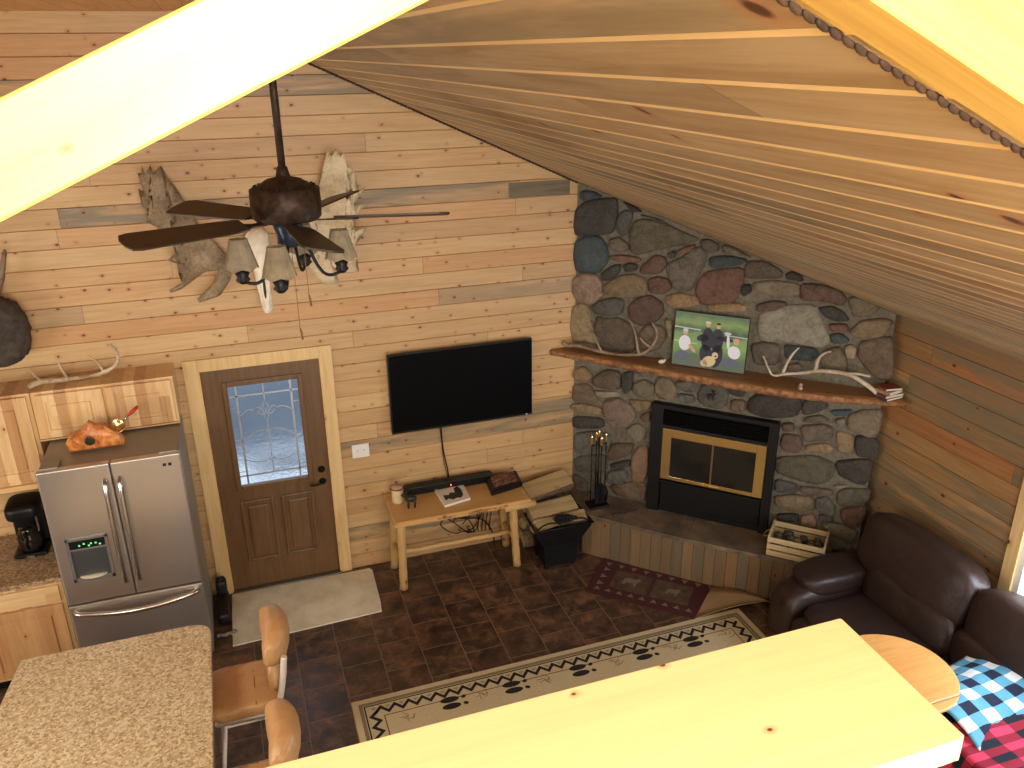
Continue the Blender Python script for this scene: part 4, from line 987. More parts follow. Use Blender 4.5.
def print_(bm, cx, cy, k=1., flip=1):
    def ell(x, y, a, b, r):
        vs = [bm.verts.new((x+a*math.cos(q)*math.cos(r)-b*math.sin(q)*math.sin(r), y+a*math.cos(q)*math.sin(r)+b*math.sin(q)*math.cos(r), .0134)) for q in [2*math.pi*i/14 for i in range(14)]]
        bm.faces.new(vs)
    for sg in (-1, 1):
        ell(cx-.02*flip, cy+sg*.033, .070*k, .029*k, 0); ell(cx+.085*flip, cy+sg*.034, .020*k, .015*k, sg*.5)
bm = BM(); xs = [1.45, 1.92, 2.45, 2.98, 3.42]
for x_ in xs: print_(bm, x_-.01, -1.935)
for x_ in [1.0, 1.5, 2.0, 2.5, 3.0, 3.5]: print_(bm, x_, -2.55, flip=-1)
for x_ in xs: print_(bm, x_, -3.03)
merge(RUG, bm, None, 2)
bm = BM(); rnd = random.Random(3)
for (x_, y_) in [(1.10, -1.99), (1.66, -1.96), (2.16, -1.97), (2.70, -1.96), (3.20, -1.95), (3.68, -1.96), (1.3, -2.2), (2.0, -2.2), (2.7, -2.2), (3.4, -2.2), (1.7, -2.8), (2.5, -2.8), (3.2, -2.8)]:
    for k in range(5):
        a = rnd.uniform(-.6, 2.6); r = rnd.uniform(.05, .09)
        ribbon(bm, [(x_+rnd.uniform(-.03, .03), y_+rnd.uniform(-.03, .03)), (x_+r*.6*math.cos(a), y_+r*.6*math.sin(a)), (x_+r*math.cos(a+.5), y_+r*math.sin(a+.5))], .004, .0133)
merge(RUG, bm, None, 4)
part('pile', RUG, [M_rugb, M_rugo, M_rugk, plain('rug_tan_grey', (160, 148, 124), .95), M_rugr], t)
# dark runner before the hearth with one corner folded over
M_rr = plain('runner_maroon', (74, 32, 34), .95, nz=.15, nscale=120)
M_rt = plain('runner_tan', (128, 104, 80), .95)
M_rc = plain('runner_brown', (86, 66, 50), .95, nz=.3, nscale=14)
M_rb = plain('runner_backing', (178, 150, 116), .95, nz=.08, nscale=60)
def H2(s_, d): return (3.17+(s_-d)*.70711, -(s_+d)*.70711)
t = thing('hearth_runner', 'dark maroon runner rug with folded-over corner in front of the hearth', 'rug', (3.55, -1.1, 0), FPR)
Ti = t.matrix_basis.inverted()
def W2(pts): return [tuple((Ti @ Vector((x, y, 0)))[:2]) for x, y in pts]
cA, cB, cC, cD = (3.225, -.625), (2.865, -1.035), (3.553, -1.685), (4.27, -1.69)
fold = (3.915, -1.36)
RUN = BM(); poly(RUN, W2([cA, cB, cC, fold, cD]), .001, .010, bev=.002)
e1 = (Vector(cC)-Vector(cB)); e1n = e1.normalized(); wv = Vector(cA)-Vector(cB)
def Q(u, v): p_ = Vector(cB)+e1n*u+wv*v; return (p_.x, p_.y)
bm = BM()
def tri(pts, z=.0108): bm.faces.new([bm.verts.new((x, y, z)) for x, y in W2(pts)])
Ln = e1.length
for k in range(9):
    u = .08+k*.1
    tri([Q(u-.03, .12), Q(u+.03, .12), Q(u, .21)])
    u2 = .08+k*.115
    tri([Q(u2-.03, .90), Q(u2+.03, .90), Q(u2, .80)])
for k in range(3):
    v_ = .3+k*.2; tri([Q(.06, v_-.06), Q(.06, v_+.06), Q(.12, v_)])
merge(RUN, bm, None, 1)
bm = BM(); 
for a, b in ((.17, .50), (.53, .86)): tri([Q(a, .25), Q(b, .25), Q(b, .76), Q(a, .76)], .0106)
merge(RUN, bm, None, 2)
bm = BM(); 
for cx, k in ((.33, 1.), (.70, .8)):
    b = [(-.07, -.02), (-.06, .03), (-.03, .05), (.03, .045), (.06, .065), (.09, .04), (.06, .01), (.05, -.04), (.035, -.04), (.03, -.01), (-.035, -.01), (-.045, -.04), (-.06, -.04)]
    pp = [Q(cx+x*k, .5+z*2.2*k) for x, z in b]; f = bm.faces.new([bm.verts.new((x, y, .0110)) for x, y in W2(pp)])
bmesh.ops.triangulate(bm, faces=bm.faces[:])
merge(RUN, bm, None, 3)
part('pile', RUN, [M_rr, M_rt, M_rc, plain('runner_motif', (124, 112, 94), .95)], t, 'local')
# folded flap: curls up from the crease
bm = BM(); tip = (4.25, -1.715); n = 8; rows = []
for i in range(n+1):
    f_ = i/n; A = Vector(fold).lerp(Vector(tip), f_); B = Vector(cC).lerp(Vector(tip), f_*1.0)
    z_ = .014+.035*math.sin(math.pi*min(1, f_*.9))
    r_ = []
    for j in range(5):
        p_ = A.lerp(B, j/4); q = W2([(p_.x, p_.y)])[0]; r_.append(((q[0], q[1], z_+.006*math.sin(j*1.3+f_*3))))
    rows.append(r_)
top = [[bm.verts.new(p_) for p_ in r] for r in rows]; bot = [[bm.verts.new((p_[0], p_[1], p_[2]-.006)) for p_ in r] for r in rows]
for i in range(n):
    for j in range(4):
        bm.faces.new((top[i][j], top[i][j+1], top[i+1][j+1], top[i+1][j])).smooth = True; bm.faces.new((bot[i][j], bot[i+1][j], bot[i+1][j+1], bot[i][j+1]))
for i in range(n):
    for j in (0, 4): bm.faces.new((top[i][j], top[i+1][j], bot[i+1][j], bot[i][j]))
part('folded_corner', bm, M_rb, t, 'local', label='tan backing of the folded-over corner')
# small things on the dark floor by the refrigerator
bm = BM(); box(bm, -.14, -.04, -.45, -.06, 0, .10, .03); box(bm, -.13, -.045, -.18, -.065, .10, .24, .03)  # two plain dark boxes for an indistinct dark shape
single('block', bm, plain('dark_brown_block', (30, 24, 24), .5), 'indistinct dark shape between refrigerator and door mat', 'block', loc=(-.09, -.25, 0))
bm = BM(); P = [(-.15+.06*i*.4, -.60+.012*math.sin(i*2.1), .02) for i in range(6)]; tube(bm, smoothpath(P), .014, 8, rough=.3)
t_ = bmesh.new(); bmesh.ops.create_circle(t_, segments=16, radius=.02); t_.free()
pr_ = [(-.02+.022*math.cos(a), -.585+.022*math.sin(a), .018) for a in [2*math.pi*k/14 for k in range(15)]]; tube(bm, pr_, .007, 6)
single('rope_toy', bm, plain('pale_rope', (150, 140, 118), .9), 'small pale knotted object on the floor beside the mat corner', 'toy', loc=(-.08, -.6, 0))

# ---------------------------------------------------------------- log bench and what stands on it
t = thing('log_bench', 'peeled pine log table with live-edge top under the television', 'bench', (1.94, -.29, 0))
bm = BM(); P = []
n = 40
for i in range(n+1):
    x_ = 1.345+i*1.20/n; P.append((x_, -.56+.010*noise.noise(Vector((x_*6, 0, 3)))))
P += [(2.548, -.40), (2.552, -.02), (1.352, -.02)]
poly(bm, P, .668, .72, bev=.010); part('table_top', bm, M_benchtop, t)
bm = BM(); q = [(1.50+i*.1, -.565+.004*math.sin(i*3), .690+.006*math.sin(i*5)) for i in range(11)]; 
for k in range(14):
    x_ = 1.72+k*.045; blob(bm, (x_, -.557, .694+.004*math.sin(k*2.)), (.03, .006, .012+.006*math.sin(k*1.7)), 2.2, sub=2)
part('bark_edge', bm, M_bark, t)
for x0, y0, x1, y1 in ((1.41, -.47, 1.40, -.45), (2.40, -.48, 2.445, -.45), (1.42, -.10, 1.39, -.10), (2.42, -.10, 2.46, -.10)):
    bm = BM(); n = 12; tube(bm, [(x0+(x1-x0)*i/n, y0+(y1-y0)*i/n, .67*(1-i/n)) for i in range(n+1)], [.036+.002*math.sin(i*2.2) for i in range(n+1)], 14); part('leg', bm, M_pinelog, t)
bm = BM(); tube(bm, [(1.40+i*.1, -.28, .255+.004*math.sin(i*2)) for i in range(11)]+[(2.45, -.28, .255)], .024, 12); part('stretcher', bm, M_pinelogx, t)
for x_ in (1.40, 2.44):
    bm = BM(); tube(bm, [(x_, -.46, .26), (x_, -.28, .255), (x_, -.10, .26)], .022, 12); part('side_rail', bm, M_pinelogx, t)
bm = BM(); tube(bm, [(2.30, -.545, .665), (2.42, -.548, .668), (2.585, -.55, .672)], .032, 14); part('end_pole', bm, M_pinelogx, t)
o = thing('sound_bar', 'long black sound bar at the back of the log table', 'speaker', (1.935, -.1, .721))
bm = BM(); box(bm, 1.535, 2.335, -.15, -.06, .721, .80, .008); part('body', bm, M_blackp, o)
s = NT('red_led'); s.fin((0, 0, 0, 1)); s.b.inputs['Emission Color'].default_value = (1, .12, .08, 1); s.b.inputs['Emission Strength'].default_value = 6
bm = BM(); blob(bm, (1.935, -.153, .765), (.006, .004, .006), 2, sub=2); part('status_light', bm, s.m, o)
# magazine: white with a dark photograph
o = thing('magazine', 'white covered book with a black and white picture lying on the log table', 'book', (1.91, -.26, .721))
def quad(bm, c, z, mi=0): f = bm.faces.new([bm.verts.new((x, y, z)) for x, y in c]); f.material_index = mi
bk = [(1.80, -.445), (2.045, -.39), (2.055, -.075), (1.785, -.115)]
M_paper = plain('paper_white', (228, 222, 206), .6)
bm = BM(); poly(bm, bk, .721, .742, bev=.002); part('pages', bm, M_paper, o)
bm = BM(); poly(bm, [(1.83, -.37), (1.86, -.34), (1.90, -.37), (1.93, -.35), (1.97, -.36), (2.0, -.32), (2.01, -.22), (1.99, -.15), (1.95, -.18), (1.94, -.26), (1.90, -.24), (1.88, -.28), (1.83, -.27)], .7425, .7430); part('cover_picture', bm, plain('ink_black', (34, 34, 36), .5), o)
bm = BM(); poly(bm, [(1.82, -.165), (1.93, -.15), (1.93, -.13), (1.82, -.145)], .7425, .7430); part('cover_title', bm, plain('ink_grey', (150, 120, 110), .5), o)
# black tray box with a dark reddish picture lid
o = thing('game_box', 'flat black box with a dark red pictured lid on the right of the log table', 'box', (2.41, -.24, .721))
bm = BM(); poly(bm, [(2.235, -.40), (2.545, -.33), (2.565, -.10), (2.262, -.13)], .721, .775, bev=.008); part('box_body', bm, M_blackp, o)
bm = BM(); poly(bm, [(2.275, -.355), (2.515, -.305), (2.525, -.125), (2.295, -.15)], .775, .783, bev=.002)
s = NT('pictured_lid'); v, p = s.pos(); n1 = s.noise(v, 22, 2, .5, 1.); M_lid = s.fin(s.ramp(n1, [(.36, L(30, 24, 26)), (.46, L(120, 46, 36)), (.52, L(60, 40, 40)), (.60, L(168, 120, 96)), (.66, L(36, 34, 38))]), .25)
part('lid_picture', bm, M_lid, o)
# jar with moose figure
o = thing('cookie_jar', 'small cream jar with a rust coloured rim at the left end of the log table', 'jar', (1.44, -.21, .721))
bm = BM(); lathe(bm, [(0, .721), (.042, .721), (.048, .74), (.048, .83), (.044, .85), (0, .85)], 26, 1.44, -.21); part('body', bm, plain('cream_glaze', (222, 204, 156), .3), o)
bm = BM(); lathe(bm, [(.0, .85), (.052, .85), (.056, .858), (.050, .868), (0, .871)], 26, 1.44, -.21); ld = part('lid', bm, plain('lid_pale', (206, 178, 150), .3), o)
bm = BM(); tube(bm, [(1.44+.053*math.cos(a), -.21+.053*math.sin(a), .862) for a in [2*math.pi*k/24 for k in range(25)]], .006, 6); blob(bm, (1.44, -.21, .915), (.014, .014, .010), 2, sub=2); part('rim', bm, plain('rust_red', (128, 52, 30), .4), o)
bm = BM()
blob(bm, (1.535, -.33, .80), (.05, .026, .03), 2.3, sub=3)
tube(bm, smoothpath([(1.505, -.33, .81), (1.49, -.335, .84), (1.475, -.34, .855), (1.455, -.345, .845)]), .017, 8)
for x_, y_ in ((1.505, -.35), (1.51, -.31), (1.56, -.35), (1.57, -.31)): tube(bm, [(x_, y_, .80), (x_+.006, y_, .76), (x_, y_, .722)], [.012, .007, .009], 8)
for sg in (-1, 1):
    tube(bm, smoothpath([(1.485, -.335+sg*.01, .865), (1.49, -.335+sg*.035, .885), (1.50, -.335+sg*.055, .915)]), .008, 6)
    for q in (.03, .045): tube(bm, [(1.49, -.335+sg*q, .885), (1.48, -.335+sg*(q+.008), .91)], .005, 6)
single('moose_figurine', bm, plain('dark_bronze', (48, 44, 38), .45, .3), 'small dark moose figurine beside the cream jar', 'figurine', loc=(1.535, -.33, .721), smooth=True)
# tangle of cable below the table
bm = BM()
for k in range(5):
    P = [(1.97+.04*k+.10*math.cos(a+k)*(1.2), -.035-.006*k, .31+.12*math.sin(a)+.03*math.sin(2*a+k)) for a in [i*.45 for i in range(13)]]; tube(bm, smoothpath(P, 1), .005, 6)
for k in range(4):
    P = [(2.22+.035*k+.012*math.sin(a*2), -.03-.006*k, .46-.34*a/3+.0*k) for a in [i*.3 for i in range(10)]]; tube(bm, smoothpath(P, 1), .004, 6)
tube(bm, smoothpath([(1.85, -.035, .50), (1.95, -.04, .36), (2.1, -.04, .33), (2.25, -.04, .30), (2.35, -.04, .14), (2.36, -.05, .01)]), .006, 6)
single('cable_tangle', bm, M_blackp, 'tangle of black cables behind the log table', 'cable', loc=(2.1, -.04, .01))

# ---------------------------------------------------------------- firewood and its black holder
M_lbark = plain('firewood_bark', (112, 88, 64), .95, nz=.4, nscale=40, bump=.8)
M_lwood = wood('split_firewood', [(0, L(188, 160, 112)), (1, L(188, 160, 112))], 0, 1, None, stain=0, knots=.2, rough=.8, gcol=.6)
def log(loc, rotz, roll, Ln, r, span, label, tiltx=0):
    """split log: wedge of a round, x is its length"""
    bm = BM(); m = 10; sec = []
    pts = [(0, -r*.30)]+[(r*math.cos(a), r*math.sin(a)-r*.3) for a in [math.pi/2-span/2+span*i/m for i in range(m+1)]]
    nx = 8; prev = None
    for i in range(nx+1):
        x = -Ln/2+Ln*i/nx
        ring = [bm.verts.new((x, y*(1+.06*noise.noise(Vector((x*7, k, r*90)))), z*(1+.06*noise.noise(Vector((x*9, k+5, r*70)))))) for k, (y, z) in enumerate(pts)]
        if prev:
            for k in range(len(pts)):
                k2 = (k+1) % len(pts); f = bm.faces.new((prev[k], ring[k], ring[k2], prev[k2])); f.material_index = 1 if 1 <= k < len(pts)-1 else 0
        else: bm.faces.new(ring)
        prev = ring
    bm.faces.new(list(reversed(prev))); bmesh.ops.recalc_face_normals(bm, faces=bm.faces)
    xf(bm.verts, Matrix.Rotation(tiltx, 4, 'Y') @ Matrix.Rotation(roll, 4, 'X'))
    return single('firewood_log', bm, [M_lwood, M_lbark], label, 'log', 'split firewood by the hearth', loc=loc, rotz=rotz, space='local')
log((2.80, -.15, .10), .0, 0, .42, .10, 4.2, 'split log at the bottom of the firewood pile against the wall')
log((2.80, -.15, .27), .1, 2.8, .42, .11, 2.2, 'split log low in the firewood pile against the wall')
log((2.81, -.16, .41), .05, .2, .42, .10, 2.2, 'split log under the top log of the pile')
log((2.83, -.15, .62), .08, 2.5, .44, .20, 1.3, 'broad pale split log on top of the firewood pile against the wall', -.14)
log((2.80, -.37, .50), .02, 2.5, .44, .17, 1.3, 'pale split log lying across the back of the black log holder', -.05)
log((2.70, -.49, .43), .25, 2.9, .24, .12, 1.6, 'short reddish split log at the left of the black log holder')
log((2.95, -.49, .44), -.1, 2.6, .26, .13, 1.5, 'light split log at the right front of the black log holder')
t = thing('log_holder', 'black metal log holder with flared rim full of firewood beside the log table', 'log holder', (2.82, -.47, 0))
bm = BM()
base = [(2.66, -.62), (2.95, -.62), (2.95, -.38), (2.66, -.38)]; rim = [(2.55, -.655), (3.10, -.655), (3.09, -.31), (2.57, -.31)]; mid = [(2.64, -.63), (2.98, -.63), (2.98, -.36), (2.64, -.36)]
lv = [(base, .03), (mid, .25), (rim, .43)]
for (A, za), (B, zb2) in zip(lv, lv[1:]):
    for i in range(4):
        j = (i+1) % 4; q = [(*A[i], za), (*A[j], za), (*B[j], zb2), (*B[i], zb2)]
        bm.faces.new([bm.verts.new(p_) for p_ in q])
bm.faces.new([bm.verts.new((*p_, .03)) for p_ in base])
bmesh.ops.remove_doubles(bm, verts=bm.verts, dist=.0005)
r_ = bmesh.ops.solidify(bm, geom=bm.faces[:], thickness=.008)
part('bin', bm, M_black, t)
bm = BM(); tube(bm, [(*rim[0], .43), (*rim[1], .43), (*rim[2], .43), (*rim[3], .43), (*rim[0], .43)], .009, 8); part('rim', bm, M_black, t)
for a, b in ((2.68, -.59), (2.93, -.59), (2.68, -.36), (2.93, -.36)):
    bm = BM(); box(bm, a-.02, a+.02, b-.02, b+.02, 0, .035, .003); part('foot', bm, M_black, t)
bm = BM(); tube(bm, smoothpath([(2.58, -.62, .43), (2.66, -.64, .50), (2.83, -.645, .47), (2.98, -.64, .50), (3.08, -.62, .43)]), .008, 8); part('handle', bm, M_black, t)
# pair of dark gloves on the logs
bm = BM(); blob(bm, (2.84, -.575, .478), (.085, .045, .022), 2.4, nz=.3, nf=6)
for k in range(4): tube(bm, smoothpath([(2.80+.02*k, -.60, .485), (2.775+.022*k, -.635, .49), (2.765+.024*k, -.655, .478)]), .011, 8)
tube(bm, smoothpath([(2.90, -.59, .485), (2.94, -.60, .49), (2.96, -.615, .482)]), .012, 8)
single('glove', bm, plain('black_glove', (24, 23, 24), .7), 'black work glove lying on the logs in the black holder', 'glove', loc=(2.84, -.58, .46), smooth=True)
# fireplace tools
t = thing('fireplace_tools', 'black fireplace tool set with brass handles on the hearth left of the insert', 'fireplace tools', (3.255, -.395, .431))
cx, cy = 3.255, -.395
bm = BM(); box(bm, cx-.095, cx+.095, cy-.075, cy+.075, .431, .455, .01); part('base', bm, M_iron, t)
bm = BM(); tube(bm, [(cx, cy, .45), (cx, cy, 1.12)], .008, 8); tube(bm, [(cx-.07, cy, 1.05), (cx+.07, cy, 1.05)], .005, 6); tube(bm, [(cx, cy-.05, 1.05), (cx, cy+.05, 1.05)], .005, 6); part('stand', bm, M_iron, t)
bm = BM(); lathe(bm, [(0, 1.12), (.010, 1.12), (.014, 1.14), (.008, 1.16), (.013, 1.175), (.006, 1.19), (0, 1.20)], 14, cx, cy); part('finial', bm, M_brass, t)
for k, (dx, dy, nm) in enumerate(((-.07, 0, 'poker'), (.07, 0, 'brush'), (0, -.055, 'shovel'), (.0, .055, 'tongs'))):
    bm = BM(); tube(bm, [(cx+dx, cy+dy, .50), (cx+dx, cy+dy, 1.06)], .0055, 8)
    if nm == 'shovel': poly(bm, [(-.045, .48), (.045, .48), (.05, .64), (.02, .68), (-.02, .68), (-.05, .64)], -.006, .0, M=Matrix.Translation((cx+dx, cy+dy, 0)) @ Matrix.Rotation(math.pi/2, 4, 'X'))
    if nm == 'brush': lathe(bm, [(0, .48), (.03, .48), (.034, .56), (.012, .62), (0, .62)], 16, cx+dx, cy+dy)
    if nm == 'poker': tube(bm, smoothpath([(cx+dx, cy+dy, .60), (cx+dx-.03, cy+dy, .58), (cx+dx-.03, cy+dy, .54)]), .005, 6)
    if nm == 'tongs': tube(bm, smoothpath([(cx+dx, cy+dy, .80), (cx+dx+.025, cy+dy, .65), (cx+dx, cy+dy, .50)]), .005, 6)
    tl = part(nm, bm, M_iron, t)
    bm = BM(); lathe(bm, [(0, 1.05), (.009, 1.05), (.013, 1.08), (.007, 1.10), (.013, 1.125), (.009, 1.15), (.0, 1.16)], 14, cx+dx, cy+dy); xf(bm.verts, t.matrix_basis.inverted()); sub('brass_grip', bm, M_brass, tl)
# things in chimney coordinates
def FPp(s_, d, z): return (3.17+(s_-d)*.70711, -(s_+d)*.70711, z)
bm = BM(); tube(bm, smoothpath([(-.13, .02, .008), (-.06, 0, .010), (0, -.01, .008), (.13, -.02, .008)]), [.010, .014, .015, .014, .012, .008, .006, .005, .005, .005, .005, .005, .004], 8)
single('fire_starter', bm, plain('dark_purple_plastic', (58, 36, 44), .4), 'dark slim fire lighter lying on the hearth in front of the tool set', 'lighter', loc=FPp(.62, .24, .431), rotz=.25, space='local', smooth=True)
# picture on the mantel
o = thing('framed_photograph', 'colour photograph of a family group with a pale dog outdoors, leaning on the mantel', 'picture', FPp(1.22, .10, 1.871), FPR)
Mt = Matrix.Translation((0, 0, 0)) @ Matrix.Rotation(-.10, 4, 'X') @ Matrix.Rotation(0.0, 4, 'Y')
bm = BM(); box(bm, -.305, .305, -.0, .02, 0, .465, .002, M=Mt); part('canvas', bm, M_blackp, o, 'local')
s = NT('photo_meadow'); v, p = s.pos('Object'); n1 = s.noise(v, 9, 4); zz = s.m1('ADD', p[2], s.m1('MULTIPLY', n1, .12))
s.fin(s.ramp(s.m1('DIVIDE', zz, .5), [(.10, L(104, 116, 108)), (.30, L(92, 112, 92)), (.50, L(128, 168, 92)), (.68, L(118, 150, 104)), (.74, L(64, 88, 76)), (.88, L(132, 160, 96)), (1., L(96, 120, 96))]), .45)
pm = [s.m, plain('photo_dark', (44, 44, 60), .5), plain('photo_white', (222, 226, 236), .5), plain('photo_skin', (206, 160, 130), .5), plain('photo_dog', (214, 196, 152), .5), plain('photo_rail', (196, 204, 200), .5), plain('photo_denim', (96, 104, 122), .5)]
bm = BM()
def pf(P, mi, dz): 
    f = bm.faces.new([bm.verts.new(Mt @ Vector((x, -.001-dz*.0004, z))) for x, z in P]); f.material_index = mi
def pe(cx, cz, a, b, mi, dz, r=0): pf([(cx+a*math.cos(q)*math.cos(r)-b*math.sin(q)*math.sin(r), cz+a*math.cos(q)*math.sin(r)+b*math.sin(q)*math.cos(r)) for q in [2*math.pi*i/18 for i in range(18)]], mi, dz)
pf([(-.30, .005), (.30, .005), (.30, .46), (-.30, .46)], 0, 0)
pf([(-.30, .325), (-.08, .318), (-.08, .328), (-.30, .335)], 5, 1); pf([(.12, .30), (.30, .295), (.30, .303), (.12, .308)], 5, 1); pf([(-.30, .21), (-.1, .20), (-.1, .206), (-.30, .216)], 5, 1)
pe(-.02, .25, .05, .10, 1, 2); pe(.06, .25, .05, .10, 1, 3); pe(-.02, .12, .055, .09, 1, 2, .2); pe(.065, .12, .05, .10, 1, 3, -.15); pe(-.06, .26, .05, .03, 1, 2, .3); pe(.12, .27, .07, .02, 1, 3, -.1)
pe(-.025, .375, .018, .022, 3, 4); pe(.06, .37, .017, .022, 3, 4); pe(-.025, .393, .024, .012, 5, 5); pe(.06, .39, .018, .01, 1, 5)
pe(-.205, .20, .05, .065, 2, 4); pe(-.205, .295, .022, .026, 3, 4); pe(-.205, .31, .022, .016, 5, 5); pe(-.14, .16, .045, .014, 3, 5, -.8); pe(-.22, .09, .06, .04, 6, 3)
pe(.205, .17, .05, .055, 2, 4, .5); pe(.215, .26, .022, .026, 3, 4); pe(.215, .275, .026, .014, 3, 5); pe(.15, .25, .012, .06, 2, 5, .1); pe(.18, .08, .07, .035, 6, 3); pe(.14, .32, .03, .012, 5, 5)
pe(.01, .07, .055, .045, 4, 6, .3); pe(.055, .125, .026, .028, 4, 7); pe(.06, .12, .008, .008, 1, 8); pe(-.03, .05, .03, .03, 4, 6)
bmesh.ops.recalc_face_normals(bm, faces=bm.faces); part('printed_photo', bm, pm, o, 'local')
# antlers on the mantel (chimney coordinates, s,z with depth)
def mant(nm, curves, label, r0, d0):
    bm = BM()
    for i, (P, a, b) in enumerate(curves):
        pts = smoothpath([(s_, -(d0+dd), z) for s_, z, dd in P]); tube(bm, pts, taper(len(pts), a, b, 1.2), 9, rough=.12)
    return single('antler', bm, M_ant if r0 else M_antl, label, 'antler', 'loose shed antlers', loc=FPL, rotz=FPR, space='local', smooth=True)
M_antl = antler_mat('pale_antler', (164, 140, 112), (214, 202, 180))
mant('R', [([(2.548, 1.892, .02), (2.428, 1.965, 0), (2.308, 2.02, 0), (2.168, 2.018, 0), (2.078, 2.008, 0), (1.978, 1.97, 0), (1.846, 1.945, 0), (1.756, 1.905, 0), (1.714, 1.97, 0), (1.662, 2.062, -.02)], .019, .006),
           ([(1.831, 1.955, 0), (1.855, 2.05, 0), (1.893, 2.13, .01), (1.93, 2.184, .02)], .013, .004), ([(2.069, 2.015, 0), (2.074, 2.10, 0), (2.112, 2.163, .02), (2.166, 2.189, .03)], .016, .005),
           ([(2.308, 2.02, 0), (2.382, 2.030, .0), (2.465, 2.024, .01)], .013, .007)], 'pale forked antler lying on the mantel right of the photograph', False, .14)
mant('L', [([(-.06, 1.93, .0), (-.02, 1.905, 0), (0.06, 1.925, 0), (0.139, 1.92, 0), (0.282, 1.895, 0), (0.39, 1.893, 0), (0.528, 1.90, 0), (0.672, 1.925, 0), (0.75, 2.008, 0), (0.795, 2.108, .01), (0.781, 2.178, .02), (0.743, 2.23, .03)], .022, .006),
           ([(0.30, 1.90, 0), (0.28, 1.951, .02), (0.256, 2.034, .04), (0.216, 2.108, .05)], .013, .004), ([(0.64, 1.92, 0), (0.628, 1.98, .02), (0.615, 2.135, .05), (0.559, 2.242, .06)], .014, .004),
           ([(0.75, 1.998, 0), (0.698, 2.032, .03), (0.654, 2.089, .05)], .012, .004), ([(0.39, 1.895, 0), (0.50, 1.91, .05), (0.603, 1.95, .07)], .012, .004)], 'brown curved antler lying on the mantel left of the photograph', True, .12)
# small trinkets
bm = BM(); blob(bm, (0, 0, .018), (.03, .018, .018), 2.3); blob(bm, (.028, 0, .026), (.012, .012, .012), 2); single('trinket', bm, plain('white_ceramic', (224, 214, 190), .3), 'tiny white trinket on the mantel between antler and photograph', 'trinket', loc=FPp(.84, .12, 1.871), space='local')
bm = BM(); blob(bm, (0, 0, .015), (.018, .018, .015), 2.3); blob(bm, (0, 0, .04), (.014, .014, .016), 2); single('trinket', bm, plain('pinkish_stone', (170, 140, 126), .4), 'tiny pinkish trinket on the mantel in front of the forked antler', 'trinket', loc=FPp(1.985, .245, 1.871), space='local')
# stack of books at the right end of the mantel
bl = [('bottom book of the stack at the right end of the mantel', .17, .125, .020, .0, (70, 50, 56)), ('second book from the bottom of the stack on the mantel', .18, .12, .022, -.06, (96, 60, 66)),
      ('third book from the bottom of the stack on the mantel, thicker and tan', .155, .12, .030, .10, (150, 118, 92)), ('top book of the stack on the mantel with a red-brown cover', .14, .11, .018, -.25, (126, 58, 42))]
z_ = 1.871; bx, by = 4.925, -1.935
M_pages = plain('book_pages', (222, 214, 196), .7)
for lab, w_, d_, h_, r_, c_ in bl:
    o = thing('book', lab, 'book', (bx, by, z_), .12+r_, 'books stacked on the mantel')
    mc = plain('book_cover', c_, .5)
    bm = BM(); box(bm, -w_/2, w_/2, -d_/2, d_/2, 0, .002); box(bm, -w_/2, w_/2, -d_/2, d_/2, h_-.002, h_); box(bm, -w_/2, -w_/2+.002, -d_/2, d_/2, .002, h_-.002); part('cover', bm, mc, o, 'local')
    bm = BM(); box(bm, -w_/2+.003, w_/2-.003, -d_/2+.002, d_/2-.003, .0022, h_-.0022); part('pages', bm, M_pages, o, 'local')
    z_ += h_+.0005
# wooden slat crate on the hearth
M_crate = wood('crate_wood', [(0, L(206, 176, 128)), (1, L(206, 176, 128))], 0, 2, None, stain=0, knots=.1, rough=.7)
t = thing('slatted_crate', 'pale slatted wooden crate with rope handle at the right end of the hearth', 'crate', FPp(2.12, .26, .431), FPR)
L2, D2 = .225, .145
for y_ in (-D2, D2-.010):
    for k in range(3):
        bm = BM(); box(bm, -L2, L2, y_, y_+.010, .008+k*.062, .008+k*.062+.045, .001); part('slat', bm, M_crate, t, 'local')
for x_ in (-L2+.001, L2-.016):
    bm = BM(); box(bm, x_, x_+.015, -D2+.010, D2-.010, .0, .19, .002); part('end_board', bm, M_crate, t, 'local')
bm = BM(); box(bm, -L2+.016, L2-.016, -D2+.011, D2-.011, .002, .012); part('bottom', bm, M_crate, t, 'local')
bm = BM(); tube(bm, smoothpath([(-L2, -.05, .14), (-L2-.04, -.045, .12), (-L2-.055, 0, .10), (-L2-.04, .045, .12), (-L2, .05, .14)]), .006, 8); part('rope_handle', bm, plain('jute_rope', (150, 120, 84), .9), t, 'local')
bm = BM(); rnd = random.Random(5)
for k in range(26):
    blob(bm, (rnd.uniform(-.17, .17), rnd.uniform(-.09, .09), rnd.uniform(.05, .13)), (.03, .025, .02), 2.2, nz=.3, nf=5, sub=3, seed=k)
o = single('kindling_scraps', bm, plain('dark_kindling', (74, 70, 54), .9, nz=.7, nscale=30, bump=.5), 'dark cones and scraps filling the slatted crate', 'kindling', loc=FPp(2.12, .26, .445), rotz=FPR, space='local'); o['kind'] = 'stuff'

